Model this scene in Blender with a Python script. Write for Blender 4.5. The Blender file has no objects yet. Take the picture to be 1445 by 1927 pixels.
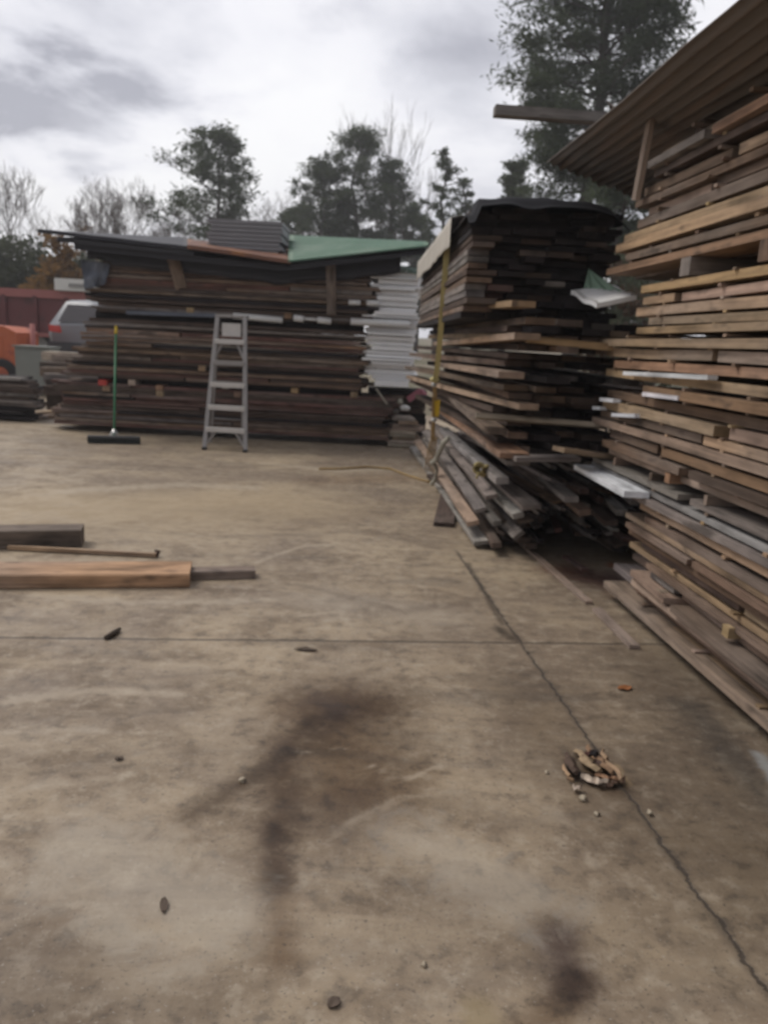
import bpy, math, random
import numpy as np
from mathutils import Vector, Matrix, noise as mnoise
from math import sin, cos, radians, pi, sqrt, tan, atan2

random.seed(11)
RND = random.Random(5)
sc = bpy.context.scene
col = sc.collection
V = Vector

# ------------------------------------------------------------------ camera
FPX, CH, PITCH, ROLL = 1447.0, 1.48, radians(12.35), radians(3.0)
CAM = V((0, 0, CH))

def ray(px, py):
    dx, dy = px - 722.5, py - 963.5
    u = (dx * cos(ROLL) + dy * sin(ROLL)) / FPX
    v = (-dy * cos(ROLL) + dx * sin(ROLL)) / FPX
    return V((u, cos(PITCH) + v * sin(PITCH), -sin(PITCH) + v * cos(PITCH)))

def G(px, py, z=0.0):
    r = ray(px, py); return CAM + r * ((z - CH) / r.z)

def YP(px, py, y):
    r = ray(px, py); return CAM + r * (y / r.y)

def PL(px, py, a, b):
    n = V((b[1] - a[1], -(b[0] - a[0]), 0)); r = ray(px, py)
    return CAM + r * ((n.x * a[0] + n.y * a[1]) / n.dot(r))

def proj(p):
    q = p - CAM
    d = q.y * cos(PITCH) - q.z * sin(PITCH)
    v = q.y * sin(PITCH) + q.z * cos(PITCH)
    u = q.x
    if d < 0.05: d = 0.05
    u, v = u / d * FPX, v / d * FPX
    dx = u * cos(ROLL) + v * sin(ROLL)
    dy = u * sin(ROLL) - v * cos(ROLL)
    return 722.5 + dx, 963.5 + dy, d

cd = bpy.data.cameras.new("camera")
cam = bpy.data.objects.new("camera", cd)
col.objects.link(cam)
cd.sensor_width = 36.0
cd.lens = FPX / 1927.0 * 36.0
cd.clip_start, cd.clip_end = 0.05, 3000
cam.matrix_world = (Matrix.Translation(CAM) @ Matrix.Rotation(pi / 2 - PITCH, 4, 'X')
                    @ Matrix.Rotation(ROLL, 4, 'Z'))
cd.dof.use_dof = True
cd.dof.focus_distance = 0.62
cd.dof.aperture_fstop = (cd.lens / 1000.0) / 0.0027
sc.camera = cam

# ------------------------------------------------------------------ materials
def new_mat(name):
    m = bpy.data.materials.new(name); m.use_nodes = True
    nt = m.node_tree
    return m, nt, nt.nodes["Principled BSDF"]

def N(nt, kind, **kw):
    n = nt.nodes.new(kind)
    for k, v in kw.items(): setattr(n, k, v)
    return n

def setin(nt, sock, v):
    if hasattr(v, "is_linked") or isinstance(v, bpy.types.NodeSocket): nt.links.new(v, sock)
    else: sock.default_value = v

def mth(nt, op, a, b=None, c=None, clamp=False):
    n = N(nt, "ShaderNodeMath", operation=op, use_clamp=clamp)
    setin(nt, n.inputs[0], a)
    if b is not None: setin(nt, n.inputs[1], b)
    if c is not None: setin(nt, n.inputs[2], c)
    return n.outputs[0]

def vmth(nt, op, a, b=None, out=0):
    n = N(nt, "ShaderNodeVectorMath", operation=op)
    setin(nt, n.inputs[0], a)
    if b is not None:
        if op == 'SCALE': setin(nt, n.inputs[3], b)
        else: setin(nt, n.inputs[1], b)
    return n.outputs[out]

def mixc(nt, f, a, b, mode='MIX'):
    n = N(nt, "ShaderNodeMix", data_type='RGBA', blend_type=mode)
    setin(nt, n.inputs[0], f); setin(nt, n.inputs[6], a); setin(nt, n.inputs[7], b)
    return n.outputs[2]

def noise(nt, vec, scale, detail=4, rough=.55, dist=0):
    n = N(nt, "ShaderNodeTexNoise")
    nt.links.new(vec, n.inputs["Vector"])
    n.inputs["Scale"].default_value = scale; n.inputs["Detail"].default_value = detail
    n.inputs["Roughness"].default_value = rough; n.inputs["Distortion"].default_value = dist
    return n.outputs[0]

def smooth(nt, x, a, b, lo=0.0, hi=1.0):
    n = N(nt, "ShaderNodeMapRange", interpolation_type='SMOOTHSTEP')
    setin(nt, n.inputs[0], x)
    n.inputs[1].default_value = a; n.inputs[2].default_value = b
    n.inputs[3].default_value = lo; n.inputs[4].default_value = hi
    return n.outputs[0]

def smooth2(nt, x, a, b, k, strength):
    v = smooth(nt, x, a, b, 0, k)
    return mth(nt, 'MULTIPLY', v, strength)

def bump(nt, bs, h, strength=.3, dist=.01):
    b = N(nt, "ShaderNodeBump"); b.inputs["Strength"].default_value = strength
    b.inputs["Distance"].default_value = dist
    nt.links.new(h, b.inputs["Height"]); nt.links.new(b.outputs[0], bs.inputs["Normal"])

def c4(c): return (c[0], c[1], c[2], 1)

def wood_mat():
    m, nt, bs = new_mat("weathered_wood")
    at = N(nt, "ShaderNodeAttribute", attribute_name="tint")
    uv = N(nt, "ShaderNodeUVMap", uv_map="UVMap")
    mp = N(nt, "ShaderNodeMapping"); mp.inputs["Scale"].default_value = (1.3, 45, 1)
    nt.links.new(uv.outputs[0], mp.inputs[0])
    g1 = noise(nt, mp.outputs[0], 1.0, 4, .6, .3)
    mp2 = N(nt, "ShaderNodeMapping"); mp2.inputs["Scale"].default_value = (2.2, 6, 1)
    nt.links.new(uv.outputs[0], mp2.inputs[0])
    g2 = noise(nt, mp2.outputs[0], 1.0, 3, .6)
    mp3 = N(nt, "ShaderNodeMapping"); mp3.inputs["Scale"].default_value = (.55, 1.5, 1)
    nt.links.new(uv.outputs[0], mp3.inputs[0])
    g3 = noise(nt, mp3.outputs[0], 1.0, 2, .5)
    k = mth(nt, 'ADD', mth(nt, 'MULTIPLY', g1, .9), mth(nt, 'MULTIPLY', g2, 1.5))
    k = mth(nt, 'MULTIPLY_ADD', k, 1.75, -1.02)
    k = mth(nt, 'MAXIMUM', k, .22)
    c = mixc(nt, 1.0, at.outputs[0], (1, 1, 1, 1), 'MULTIPLY')
    c = vmth(nt, 'SCALE', c, k)
    lumn = N(nt, "ShaderNodeSeparateColor"); nt.links.new(at.outputs[0], lumn.inputs[0])
    grey = mixc(nt, mth(nt, 'MULTIPLY', smooth(nt, g3, .42, .68, 0, .55), smooth(nt, lumn.outputs[2], .015, .06, .06, 1)), c, vmth(nt, 'SCALE', (.19, .165, .148), k))
    stain = mixc(nt, smooth(nt, g2, .55, .70, 0, .75), grey, (.03, .024, .021, 1))
    # original tint decides how much weather shows (whites stay white)
    w = N(nt, "ShaderNodeSeparateColor"); nt.links.new(at.outputs[0], w.inputs[0])
    keep = smooth(nt, w.outputs[2], .3, .5)
    fin = mixc(nt, keep, stain, c)
    nt.links.new(fin, bs.inputs["Base Color"])
    bs.inputs["Roughness"].default_value = .82
    bs.inputs["Specular IOR Level"].default_value = .25
    bump(nt, bs, g1, .5, .004)
    return m

def plain(name, c, rough=.6, metal=0, var=.25, scale=3.0, stretch=(1, 1, 1), c2=None, spec=.4, bmp=0.1):
    m, nt, bs = new_mat(name)
    tc = N(nt, "ShaderNodeTexCoord")
    mp = N(nt, "ShaderNodeMapping"); mp.inputs["Scale"].default_value = stretch
    nt.links.new(tc.outputs["Object"], mp.inputs[0])
    n1 = noise(nt, mp.outputs[0], scale, 5, .62)
    n2 = noise(nt, mp.outputs[0], scale * 6, 3, .6)
    lo = tuple(x * (1 - var) for x in c); hi = tuple(min(1, x * (1 + var)) for x in c)
    cc = mixc(nt, n1, c4(lo), c4(hi))
    if c2: cc = mixc(nt, smooth(nt, n1, .5, .66), cc, c4(c2))
    cc = mixc(nt, smooth(nt, n2, .6, .8, 0, var), cc, c4(tuple(x * .4 for x in c)))
    nt.links.new(cc, bs.inputs["Base Color"])
    bs.inputs["Roughness"].default_value = rough; bs.inputs["Metallic"].default_value = metal
    bs.inputs["Specular IOR Level"].default_value = spec
    if bmp: bump(nt, bs, n2, bmp, .01)
    return m

def leaf_mat(name, c, c2):
    m, nt, bs = new_mat(name)
    at = N(nt, "ShaderNodeAttribute", attribute_name="tint")
    tc = N(nt, "ShaderNodeTexCoord")
    n1 = noise(nt, tc.outputs["Object"], .7, 3)
    f = mth(nt, 'ADD', mth(nt, 'MULTIPLY', at.outputs["Fac"], .6), mth(nt, 'MULTIPLY', n1, .5), None, True)
    lc = mixc(nt, f, c4(c), c4(c2))
    nt.links.new(lc, bs.inputs["Base Color"])
    bs.inputs["Roughness"].default_value = .8
    tr = N(nt, "ShaderNodeBsdfTranslucent"); nt.links.new(lc, tr.inputs[0])
    ms = N(nt, "ShaderNodeMixShader"); ms.inputs[0].default_value = .45
    nt.links.new(bs.outputs[0], ms.inputs[1]); nt.links.new(tr.outputs[0], ms.inputs[2])
    nt.links.new(ms.outputs[0], nt.nodes["Material Output"].inputs[0])
    bs.inputs["Specular IOR Level"].default_value = .15
    return m

WOOD = wood_mat()
M = dict(
    alu=plain("dull_aluminium", (.29, .275, .27), .5, .35, .2, 6, c2=(.27, .255, .245)),
    step=plain("worn_step_metal", (.55, .53, .51), .45, .3, .2, 9),
    green_paint=plain("green_painted_handle", (.035, .17, .08), .5, 0, .3, 9),
    yellow_plastic=plain("yellow_plastic", (.6, .42, .03), .45, 0, .15),
    bristle=plain("dark_bristle", (.02, .024, .022), .9, 0, .4, 20),
    webbing=plain("yellow_webbing", (.44, .38, .17), .8, 0, .2, 14),
    webbing_bright=plain("bright_yellow_webbing", (.65, .45, .03), .7, 0, .2, 14),
    rope=plain("pale_dirty_rope", (.38, .36, .30), .9, 0, .35, 25),
    cord=plain("tan_cord", (.32, .22, .10), .9, 0, .3, 12),
    steel=plain("zinc_steel", (.5, .5, .5), .35, .8, .2, 10),
    white_sheet=plain("white_panel", (.84, .84, .85), .5, 0, .08, 3, c2=(.72, .71, .70)),
    white_plastic=plain("white_pipe_plastic", (.72, .72, .72), .4, 0, .08, 3),
    green_sheet=plain("green_metal_sheet", (.085, .165, .115), .5, .0, .3, 1.6, c2=(.13, .20, .15)),
    navy=plain("dark_navy_sheet", (.022, .022, .03), .6, 0, .4, 2),
    navy_grey=plain("dark_grey_sheet", (.032, .033, .042), .55, 0, .4, 4, (0.3, 3, 6)),
    rust=plain("rusty_edge_metal", (.16, .075, .05), .7, 0, .35, 2.2, c2=(.34, .15, .05)),
    blue_tarp=plain("blue_grey_plastic", (.10, .115, .15), .5, 0, .3, 3),
    black_tarp=plain("black_tarp_plastic", (.006, .006, .009), .8, 0, .4, 3, spec=.15),
    beige_tarp=plain("beige_tarp", (.46, .43, .38), .7, 0, .2, 4),
    roof=plain("brown_metal_sheet", (.135, .112, .095), .6, 0, .4, 1.5, (9, .35, 1), c2=(.165, .12, .092)),
    cabinet=plain("grey_cabinet_paint", (.20, .215, .20), .6, 0, .12, 2.2),
    orange=plain("faded_orange_paint", (.46, .12, .05), .55, 0, .25, 2, c2=(.30, .07, .04)),
    maroon=plain("maroon_paint", (.14, .034, .038), .55, 0, .3, 1.2, c2=(.09, .028, .03)),
    maroon_light=plain("faded_red_rail", (.34, .12, .11), .6, 0, .2, 1.5),
    rubber=plain("tyre_rubber", (.02, .02, .021), .85, 0, .2),
    dark=plain("dark_grime", (.022, .02, .02), .8, 0, .3),
    car=plain("silver_car_paint", (.24, .25, .27), .3, .5, .08, 1),
    car_dark=plain("grey_bumper_plastic", (.06, .063, .07), .55, 0, .15),
    glass=plain("tinted_car_glass", (.03, .024, .028), .12, 0, .1, spec=.6, bmp=0),
    tail=plain("red_lamp_plastic", (.55, .07, .06), .25, 0, .15),
    white_paint=plain("white_truck_paint", (.66, .65, .62), .5, 0, .12, 1.4),
    grey_paint=plain("grey_vent_paint", (.28, .27, .26), .6, 0, .12, 1.4),
    bark=plain("grey_brown_bark", (.075, .062, .055), .95, 0, .35, 4, (1, 1, .25)),
    bark_pale=plain("pale_grey_bark", (.125, .105, .095), .95, 0, .3, 4, (1, 1, .25)),
    pine=leaf_mat("pine_needles", (.040, .054, .033), (.092, .114, .064)),
    hedge=leaf_mat("hedge_leaves", (.040, .048, .032), (.10, .11, .07)),
    autumn=leaf_mat("autumn_leaves", (.13, .07, .025), (.26, .15, .05)),
    brownleaf=leaf_mat("dry_brown_leaves", (.05, .032, .024), (.11, .075, .05)),
    twig=plain("twig_wood", (.05, .036, .026), .9, 0, .3),
    chip=plain("splintered_wood", (.33, .22, .12), .85, 0, .4, 14, c2=(.12, .06, .035)),
    orange_leaf=plain("dead_orange_leaf", (.26, .10, .035), .8, 0, .3, 20),
    dark_leaf=plain("dead_dark_leaf", (.095, .07, .054), .85, 0, .3, 20),
    pale_stone=plain("pale_pebble", (.34, .29, .22), .8, 0, .3, 20),
    pink=plain("faded_pink_plastic", (.30, .10, .13), .6, 0, .25),
    red=plain("red_block_paint", (.42, .05, .04), .6, 0, .25),
)

# ------------------------------------------------------------------ mesh builder
class MB:
    def __init__(s): s.v, s.f, s.uv, s.t, s.sm = [], [], [], [], []
    def face(s, idx, uv=None, tint=(1, 1, 1), smooth=False):
        s.f.append(tuple(idx)); s.uv.append(uv or [(0, 0)] * len(idx)); s.t.append(tint); s.sm.append(smooth)
    def box(s, c, size, rot=0.0, tint=(1, 1, 1), tilt=None):
        R = Matrix.Rotation(rot, 3, 'Z')
        if tilt is not None: R = R @ tilt
        b = len(s.v)
        for dx in (-.5, .5):
            for dy in (-.5, .5):
                for dz in (-.5, .5):
                    s.v.append(V(c) + R @ V((dx * size[0], dy * size[1], dz * size[2])))
        for q in ((0, 1, 3, 2), (4, 6, 7, 5), (0, 4, 5, 1), (2, 3, 7, 6), (0, 2, 6, 4), (1, 5, 7, 3)):
            s.face([b + i for i in q], None, tint)
    def beam(s, p0, p1, w, t, tint=(1, 1, 1), roll=0.0, bow=0.0, side=0.0, nseg=None, taper=1.0, cut=0.0, ch=0.0, rnd=None):
        """a board: w across (horizontal), t thick, from p0 to p1"""
        rnd = rnd or RND
        p0, p1 = V(p0), V(p1)
        d = p1 - p0; L = d.length; d.normalize()
        up = V((0, 0, 1))
        if abs(d.z) > .95: up = V((0, 1, 0))
        x = d.cross(up).normalized(); y = x.cross(d).normalized()
        if roll:
            x, y = x * cos(roll) + y * sin(roll), y * cos(roll) - x * sin(roll)
        n = nseg or max(1, min(7, int(L / .7)))
        u0, v0 = rnd.uniform(0, 60), rnd.uniform(0, 60)
        if ch: ring = [(-.5 * w + ch, -.5 * t), (.5 * w - ch, -.5 * t), (.5 * w, -.5 * t + ch), (.5 * w, .5 * t - ch),
                       (.5 * w - ch, .5 * t), (-.5 * w + ch, .5 * t), (-.5 * w, .5 * t - ch), (-.5 * w, -.5 * t + ch)]
        else: ring = [(-.5 * w, -.5 * t), (.5 * w, -.5 * t), (.5 * w, .5 * t), (-.5 * w, .5 * t)]
        k = len(ring); per = [0]
        for i in range(k):
            a, b_ = ring[i], ring[(i + 1) % k]
            per.append(per[-1] + sqrt((a[0] - b_[0]) ** 2 + (a[1] - b_[1]) ** 2))
        b = len(s.v)
        for i in range(n + 1):
            f = i / n
            c = p0 + d * (L * f) + y * (bow * sin(pi * f)) + x * (side * sin(pi * f))
            sc_ = 1 + (taper - 1) * f
            for (a, e) in ring:
                p = c + x * (a * sc_) + y * e
                if i in (0, n) and cut: p += d * (cut * a / max(w, 1e-4))
                s.v.append(p)
        for i in range(n):
            for j in range(k):
                j2 = (j + 1) % k
                q = [b + i * k + j, b + i * k + j2, b + (i + 1) * k + j2, b + (i + 1) * k + j]
                ua, ub = u0 + L * i / n, u0 + L * (i + 1) / n
                va, vb = v0 + per[j], v0 + per[j + 1]
                s.face(q[::-1], [(ub, va), (ub, vb), (ua, vb), (ua, va)], tint)
        uvr = [(u0 + a * 2, v0 + e * .3) for (a, e) in ring]
        s.face([b + j for j in range(k)], uvr, tint)
        s.face([b + n * k + j for j in range(k - 1, -1, -1)], uvr[::-1], tint)
    def tube(s, pts, radii, sides=6, tint=(1, 1, 1), smooth=True, cap=True):
        pts = [V(p) for p in pts]
        if not isinstance(radii, (list, tuple)): radii = [radii] * len(pts)
        b = len(s.v); ref = V((.3, .2, 1)).normalized()
        for i, p in enumerate(pts):
            d = (pts[min(i + 1, len(pts) - 1)] - pts[max(i - 1, 0)]).normalized()
            r = ref if abs(d.dot(ref)) < .95 else V((1, 0, 0))
            x = d.cross(r).normalized(); y = x.cross(d)
            for j in range(sides):
                a = 2 * pi * j / sides
                s.v.append(p + (x * cos(a) + y * sin(a)) * radii[i])
        for i in range(len(pts) - 1):
            for j in range(sides):
                j2 = (j + 1) % sides
                s.face((b + i * sides + j, b + i * sides + j2, b + (i + 1) * sides + j2, b + (i + 1) * sides + j), None, tint, smooth)
        if cap:
            s.face([b + j for j in range(sides - 1, -1, -1)], None, tint)
            e = b + (len(pts) - 1) * sides
            s.face([e + j for j in range(sides)], None, tint)
    def sheet(s, fn, nu, nv, thick, tint=(1, 1, 1), nrm=V((0, 0, -1)), smooth=True):
        b = len(s.v)
        top = [[V(fn(i / nu, j / nv)) for j in range(nv + 1)] for i in range(nu + 1)]
        for row in top: s.v.extend(row)
        for row in top: s.v.extend([p + nrm * thick for p in row])
        o = (nu + 1) * (nv + 1)
        ix = lambda i, j: b + i * (nv + 1) + j
        for i in range(nu):
            for j in range(nv):
                q = (ix(i, j), ix(i + 1, j), ix(i + 1, j + 1), ix(i, j + 1))
                s.face(q, None, tint, smooth); s.face([k + o for k in q[::-1]], None, tint, smooth)
        for i in range(nu):
            for j in (0, nv):
                a, c = ix(i, j), ix(i + 1, j); s.face((a, c, c + o, a + o), None, tint)
        for j in range(nv):
            for i in (0, nu):
                a, c = ix(i, j), ix(i, j + 1); s.face((a, c, c + o, a + o), None, tint)
    def prism(s, poly, fn, tint=(1, 1, 1)):
        """poly outline (a,b) lofted between fn(a,b,0) and fn(a,b,1)"""
        b = len(s.v); n = len(poly)
        for k in (0, 1): s.v.extend([V(fn(p[0], p[1], k)) for p in poly])
        s.face([b + i for i in range(n)], None, tint)
        s.face([b + n + i for i in range(n - 1, -1, -1)], None, tint)
        for i in range(n):
            j = (i + 1) % n; s.face((b + i, b + n + i, b + n + j, b + j), None, tint)
    def lump(s, c, size, tint=(1, 1, 1), seed=0, amp=.25):
        b = len(s.v); nr, ns = 5, 8
        for i in range(nr + 1):
            th = pi * i / nr
            for j in range(ns):
                ph = 2 * pi * j / ns
                d = V((sin(th) * cos(ph), sin(th) * sin(ph), cos(th)))
                k = 1 + amp * mnoise.noise(d * 1.7 + V((seed * 3.1, seed, 0)))
                s.v.append(V(c) + V((d.x * size[0], d.y * size[1], d.z * size[2])) * (.5 * k))
        for i in range(nr):
            for j in range(ns):
                j2 = (j + 1) % ns
                s.face((b + i * ns + j, b + (i + 1) * ns + j, b + (i + 1) * ns + j2, b + i * ns + j2), None, tint, True)
    def build(s, name, mat, parent=None, origin=None, recalc=False):
        me = bpy.data.meshes.new(name)
        o = V(origin) if origin is not None else V((0, 0, 0))
        me.from_pydata([tuple(p - o) for p in s.v], [], s.f)
        uvl = me.uv_layers.new(name="UVMap")
        flat = [c for f in s.uv for p in f for c in p]
        uvl.data.foreach_set("uv", flat)
        at = me.attributes.new("tint", 'FLOAT_COLOR', 'CORNER')
        cc = []
        for f, t in zip(s.f, s.t): cc.extend([t[0], t[1], t[2], 1.0] * len(f))
        at.data.foreach_set("color", cc)
        me.polygons.foreach_set("use_smooth", s.sm)
        me.materials.append(mat)
        if recalc:
            import bmesh
            bm = bmesh.new(); bm.from_mesh(me); bmesh.ops.recalc_face_normals(bm, faces=bm.faces); bm.to_mesh(me); bm.free()
        me.update()
        ob = bpy.data.objects.new(name, me); col.objects.link(ob)
        ob.location = o
        if parent is not None:
            ob.parent = parent
            ob.location = o - parent.location
        return ob

def tag(o, label=None, cat=None, group=None, kind=None):
    if label: o["label"] = label
    if cat: o["category"] = cat
    if group: o["group"] = group
    if kind: o["kind"] = kind
    return o

def empty(name, loc, label, cat, group=None):
    o = bpy.data.objects.new(name, None); col.objects.link(o); o.location = V(loc)
    return tag(o, label, cat, group)

ONES = "zeroth first second third fourth fifth sixth seventh eighth ninth tenth eleventh twelfth thirteenth fourteenth fifteenth sixteenth seventeenth eighteenth nineteenth".split()
TENS = {2: "twent", 3: "thirt", 4: "fort", 5: "fift", 6: "sixt", 7: "sevent", 8: "eight", 9: "ninet"}
def ordw(n):
    if n < 20: return ONES[n]
    if n % 10 == 0: return TENS[n // 10] + "ieth"
    return TENS[n // 10] + "y-" + ONES[n % 10]

# ------------------------------------------------------------------ world: overcast sky
w = bpy.data.worlds.new("World"); sc.world = w; w.use_nodes = True
nt = w.node_tree; bg = nt.nodes["Background"]
SUN_EL, SUN_AZ = radians(48), radians(-150)     # behind the camera's left shoulder, veiled
sky = N(nt, "ShaderNodeTexSky", sky_type='NISHITA', sun_disc=False)
sky.sun_elevation = SUN_EL; sky.sun_rotation = radians(200)
sky.air_density = 1.0; sky.dust_density = 3.0
tc = N(nt, "ShaderNodeTexCoord")
sep = N(nt, "ShaderNodeSeparateXYZ"); nt.links.new(tc.outputs["Generated"], sep.inputs[0])
zc = mth(nt, 'MAXIMUM', sep.outputs[2], 0.0)
den = mth(nt, 'ADD', zc, .22)
cx = mth(nt, 'DIVIDE', sep.outputs[0], den); cy = mth(nt, 'DIVIDE', sep.outputs[1], den)
cmb = N(nt, "ShaderNodeCombineXYZ")
nt.links.new(cx, cmb.inputs[0]); nt.links.new(cy, cmb.inputs[1])
off = vmth(nt, 'ADD', cmb.outputs[0], (3.15, 1.2, 0.0))
n1 = noise(nt, off, 1.25, 6, .52, .25)
n2 = noise(nt, off, 3.3, 5, .55, .2)
nn = mth(nt, 'ADD', mth(nt, 'MULTIPLY', n1, .72), mth(nt, 'MULTIPLY', n2, .28))
# a thicker bank to the left of the view, a brighter break low in the middle
def blob(center, rad):
    d = vmth(nt, 'DISTANCE', cmb.outputs[0], center, out=1)
    d = mth(nt, 'MULTIPLY_ADD', mth(nt, 'SUBTRACT', n2, .5), 1.3, d)
    return smooth(nt, d, rad, 0.0)
def cloud_at(px, py):
    r = ray(px, py).normalized(); return (r.x / (max(r.z, 0) + .22), r.y / (max(r.z, 0) + .22), 0)
for (q_, rad_, amt_) in (((90, 190), .42, -.18), ((230, 10), .50, -.04), ((420, 215), .6, .02), ((180, 330), .7, .03), ((650, 130), .45, .03), ((980, 60), .5, -.02), ((900, 180), .4, -.03), ((30, 90), .35, .03)):
    nn = mth(nt, 'ADD', nn, mth(nt, 'MULTIPLY', blob(cloud_at(*q_), rad_), amt_))
cr = N(nt, "ShaderNodeValToRGB")
el = cr.color_ramp.elements
el[0].position, el[0].color = .32, (2.7, 2.7, 3.05, 1)
el[1].position, el[1].color = .62, (6.5, 6.45, 6.5, 1)
e = el.new(.43); e.color = (4.6, 4.6, 4.95, 1)
e = el.new(.52); e.color = (5.9, 5.85, 6.1, 1)
nt.links.new(nn, cr.inputs[0])
# sky dimmed behind the camera, added to darken the faces turned to it
back = smooth(nt, sep.outputs[1], .25, -.55, 1.0, .55)
mx = vmth(nt, 'SCALE', mixc(nt, .93, sky.outputs[0], cr.outputs[0]), back)
nt.links.new(mx, bg.inputs[0]); bg.inputs[1].default_value = .114

ld = bpy.data.lights.new("sun", 'SUN'); ld.energy = 1.15; ld.angle = radians(25); ld.color = (1, .93, .83)
sun = bpy.data.objects.new("sun", ld); col.objects.link(sun)
sd = V((-.75, .30, 1.05)).normalized()
sun.rotation_euler = (-sd).to_track_quat('-Z', 'Y').to_euler()
sky.sun_elevation = math.asin(sd.z); sky.sun_rotation = atan2(sd.x, sd.y)

sc.view_settings.view_transform = 'Standard'; sc.view_settings.look = 'None'
sc.view_settings.exposure = .57; sc.view_settings.gamma = 1.0

# ------------------------------------------------------------------ ground
def concrete():
    m, nt, bs = new_mat("stained_shaded_concrete")
    tc = N(nt, "ShaderNodeTexCoord"); P = tc.outputs["Object"]
    a = noise(nt, P, .55, 5, .6, .4); b = noise(nt, P, 2.6, 7, .66, .3); c = noise(nt, P, 13, 6, .66); d = noise(nt, P, 75, 3, .6)
    mp = N(nt, "ShaderNodeMapping"); mp.inputs["Scale"].default_value = (.55, 3.2, 1); mp.inputs["Rotation"].default_value = (0, 0, radians(-4))
    nt.links.new(P, mp.inputs[0]); st = noise(nt, mp.outputs[0], 1.5, 5, .62, .6)
    colr = mixc(nt, smooth(nt, a, .40, .60), (.216, .166, .119, 1), (.352, .278, .192, 1))
    colr = mixc(nt, smooth(nt, b, .44, .66, 0, .62), colr, (.130, .093, .063, 1))
    colr = mixc(nt, smooth(nt, c, .50, .68, 0, .50), colr, (.40, .345, .27, 1))
    e5 = noise(nt, P, 5.5, 7, .7, .8)
    colr = mixc(nt, smooth(nt, e5, .53, .70, 0, .44), colr, (.115, .09, .07, 1))
    colr = mixc(nt, smooth(nt, e5, .46, .32, 0, .26), colr, (.37, .315, .24, 1))
    colr = mixc(nt, smooth(nt, c, .48, .34, 0, .52), colr, (.09, .071, .055, 1))
    colr = mixc(nt, smooth(nt, st, .52, .70, 0, .40), colr, (.42, .34, .24, 1))
    colr = mixc(nt, smooth(nt, st, .46, .30, 0, .40), colr, (.105, .087, .073, 1))
    colr = mixc(nt, smooth(nt, d, .58, .70, 0, .6), colr, (.07, .06, .052, 1))
    colr = mixc(nt, smooth(nt, d, .40, .28, 0, .5), colr, (.42, .39, .34, 1))
    sx = N(nt, "ShaderNodeSeparateXYZ"); nt.links.new(P, sx.inputs[0])
    flat = N(nt, "ShaderNodeCombineXYZ"); nt.links.new(sx.outputs[0], flat.inputs[0]); nt.links.new(sx.outputs[1], flat.inputs[1])
    wob = mth(nt, 'MULTIPLY', mth(nt, 'SUBTRACT', b, .5), .42)
    wob2 = mth(nt, 'MULTIPLY', mth(nt, 'SUBTRACT', c, .5), .26)
    wobs = mth(nt, 'ADD', mth(nt, 'ADD', wob, wob2), mth(nt, 'MULTIPLY', mth(nt, 'SUBTRACT', e5, .5), .6))
    def caps(p, q, r, strength, color, soft=.12, wk=1.0):
        nonlocal colr
        p, q = V((p[0], p[1], 0)), V((q[0], q[1], 0)); ba = q - p
        pa = vmth(nt, 'SUBTRACT', flat.outputs[0], tuple(p))
        L2 = max(ba.dot(ba), 1e-6)
        h = mth(nt, 'DIVIDE', vmth(nt, 'DOT_PRODUCT', pa, tuple(ba), out=1), L2, None, True)
        dd = vmth(nt, 'LENGTH', vmth(nt, 'SUBTRACT', pa, vmth(nt, 'SCALE', tuple(ba), h)), out=1)
        dd = mth(nt, 'MULTIPLY_ADD', wobs, wk, dd)
        fct = smooth(nt, dd, r, r * soft, 0, strength)
        if max(color) < .16:
            colr = mixc(nt, fct, colr, c4(tuple(min(1, k / q) for k, q in zip(color, (.235, .185, .138)))), 'MULTIPLY')
        else: colr = mixc(nt, fct, colr, c4(color))
    g = lambda x, y: tuple(G(x, y))
    dk = (.088, .054, .030); br = (.098, .058, .029)
    # broad soft brown spill, its darker heart, streak to the left and long drip towards the viewer
    caps(g(640, 1330), g(640, 1490), .52, .95, (.074, .044, .022), .0, .55)
    caps(g(590, 1340), g(700, 1330), .27, .80, br, .0, .5)
    caps(g(640, 1345), g(545, 1400), .13, .80, dk, .0, .25)
    caps(g(545, 1420), g(350, 1540), .085, .85, (.085, .056, .034), .0, .20)
    caps(g(540, 1420), g(525, 1560), .13, .8, br, .0, .2)
    caps(g(518, 1560), g(525, 1660), .085, .92, (.088, .057, .037), .05, .12)
    caps(g(525, 1660), g(530, 1800), .10, .8, br, .0, .25)
    caps(g(760, 1450), g(700, 1500), .20, .45, br, .0, .5)
    caps(g(1050, 1760), g(1075, 1850), .13, .95, (.066, .044, .036), .0, .16)
    caps(g(1090, 1850), g(1000, 1960), .09, .75, dk, .0, .18)
    caps(g(900, 1900), g(905, 1960), .06, .5, (.23, .175, .085), .0, .15)
    caps(g(1100, 1085), g(1235, 1095), .36, .9, (.075, .040, .030), .0, .5)
    caps(g(1070, 1075), g(1210, 1120), .30, .8, (.12, .052, .034), .0, .5)
    caps(g(1160, 1065), g(1190, 1065), .10, .8, (.26, .085, .03), .0, .4)
    caps(g(600, 905), g(740, 900), .5, .55, (.12, .075, .045), .0, .8)
    caps(g(760, 950), g(600, 980), .45, .4, (.12, .085, .06), .0, .8)
    caps(g(100, 960), g(480, 950), 1.5, .6, (.36, .275, .17), .0, 1.2)
    caps(g(570, 1222), g(590, 1226), .04, .8, (.06, .035, .022), .0, .1)
    caps(g(1110, 1440), g(1150, 1475), .14, .70, (.11, .068, .038), .0, .3)
    caps(g(1074, 1428), g(1080, 1468), .032, .95, (.028, .017, .011), .2, .12)
    caps(g(1096, 1458), g(1162, 1482), .024, .95, (.028, .017, .011), .2, .10)
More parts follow.
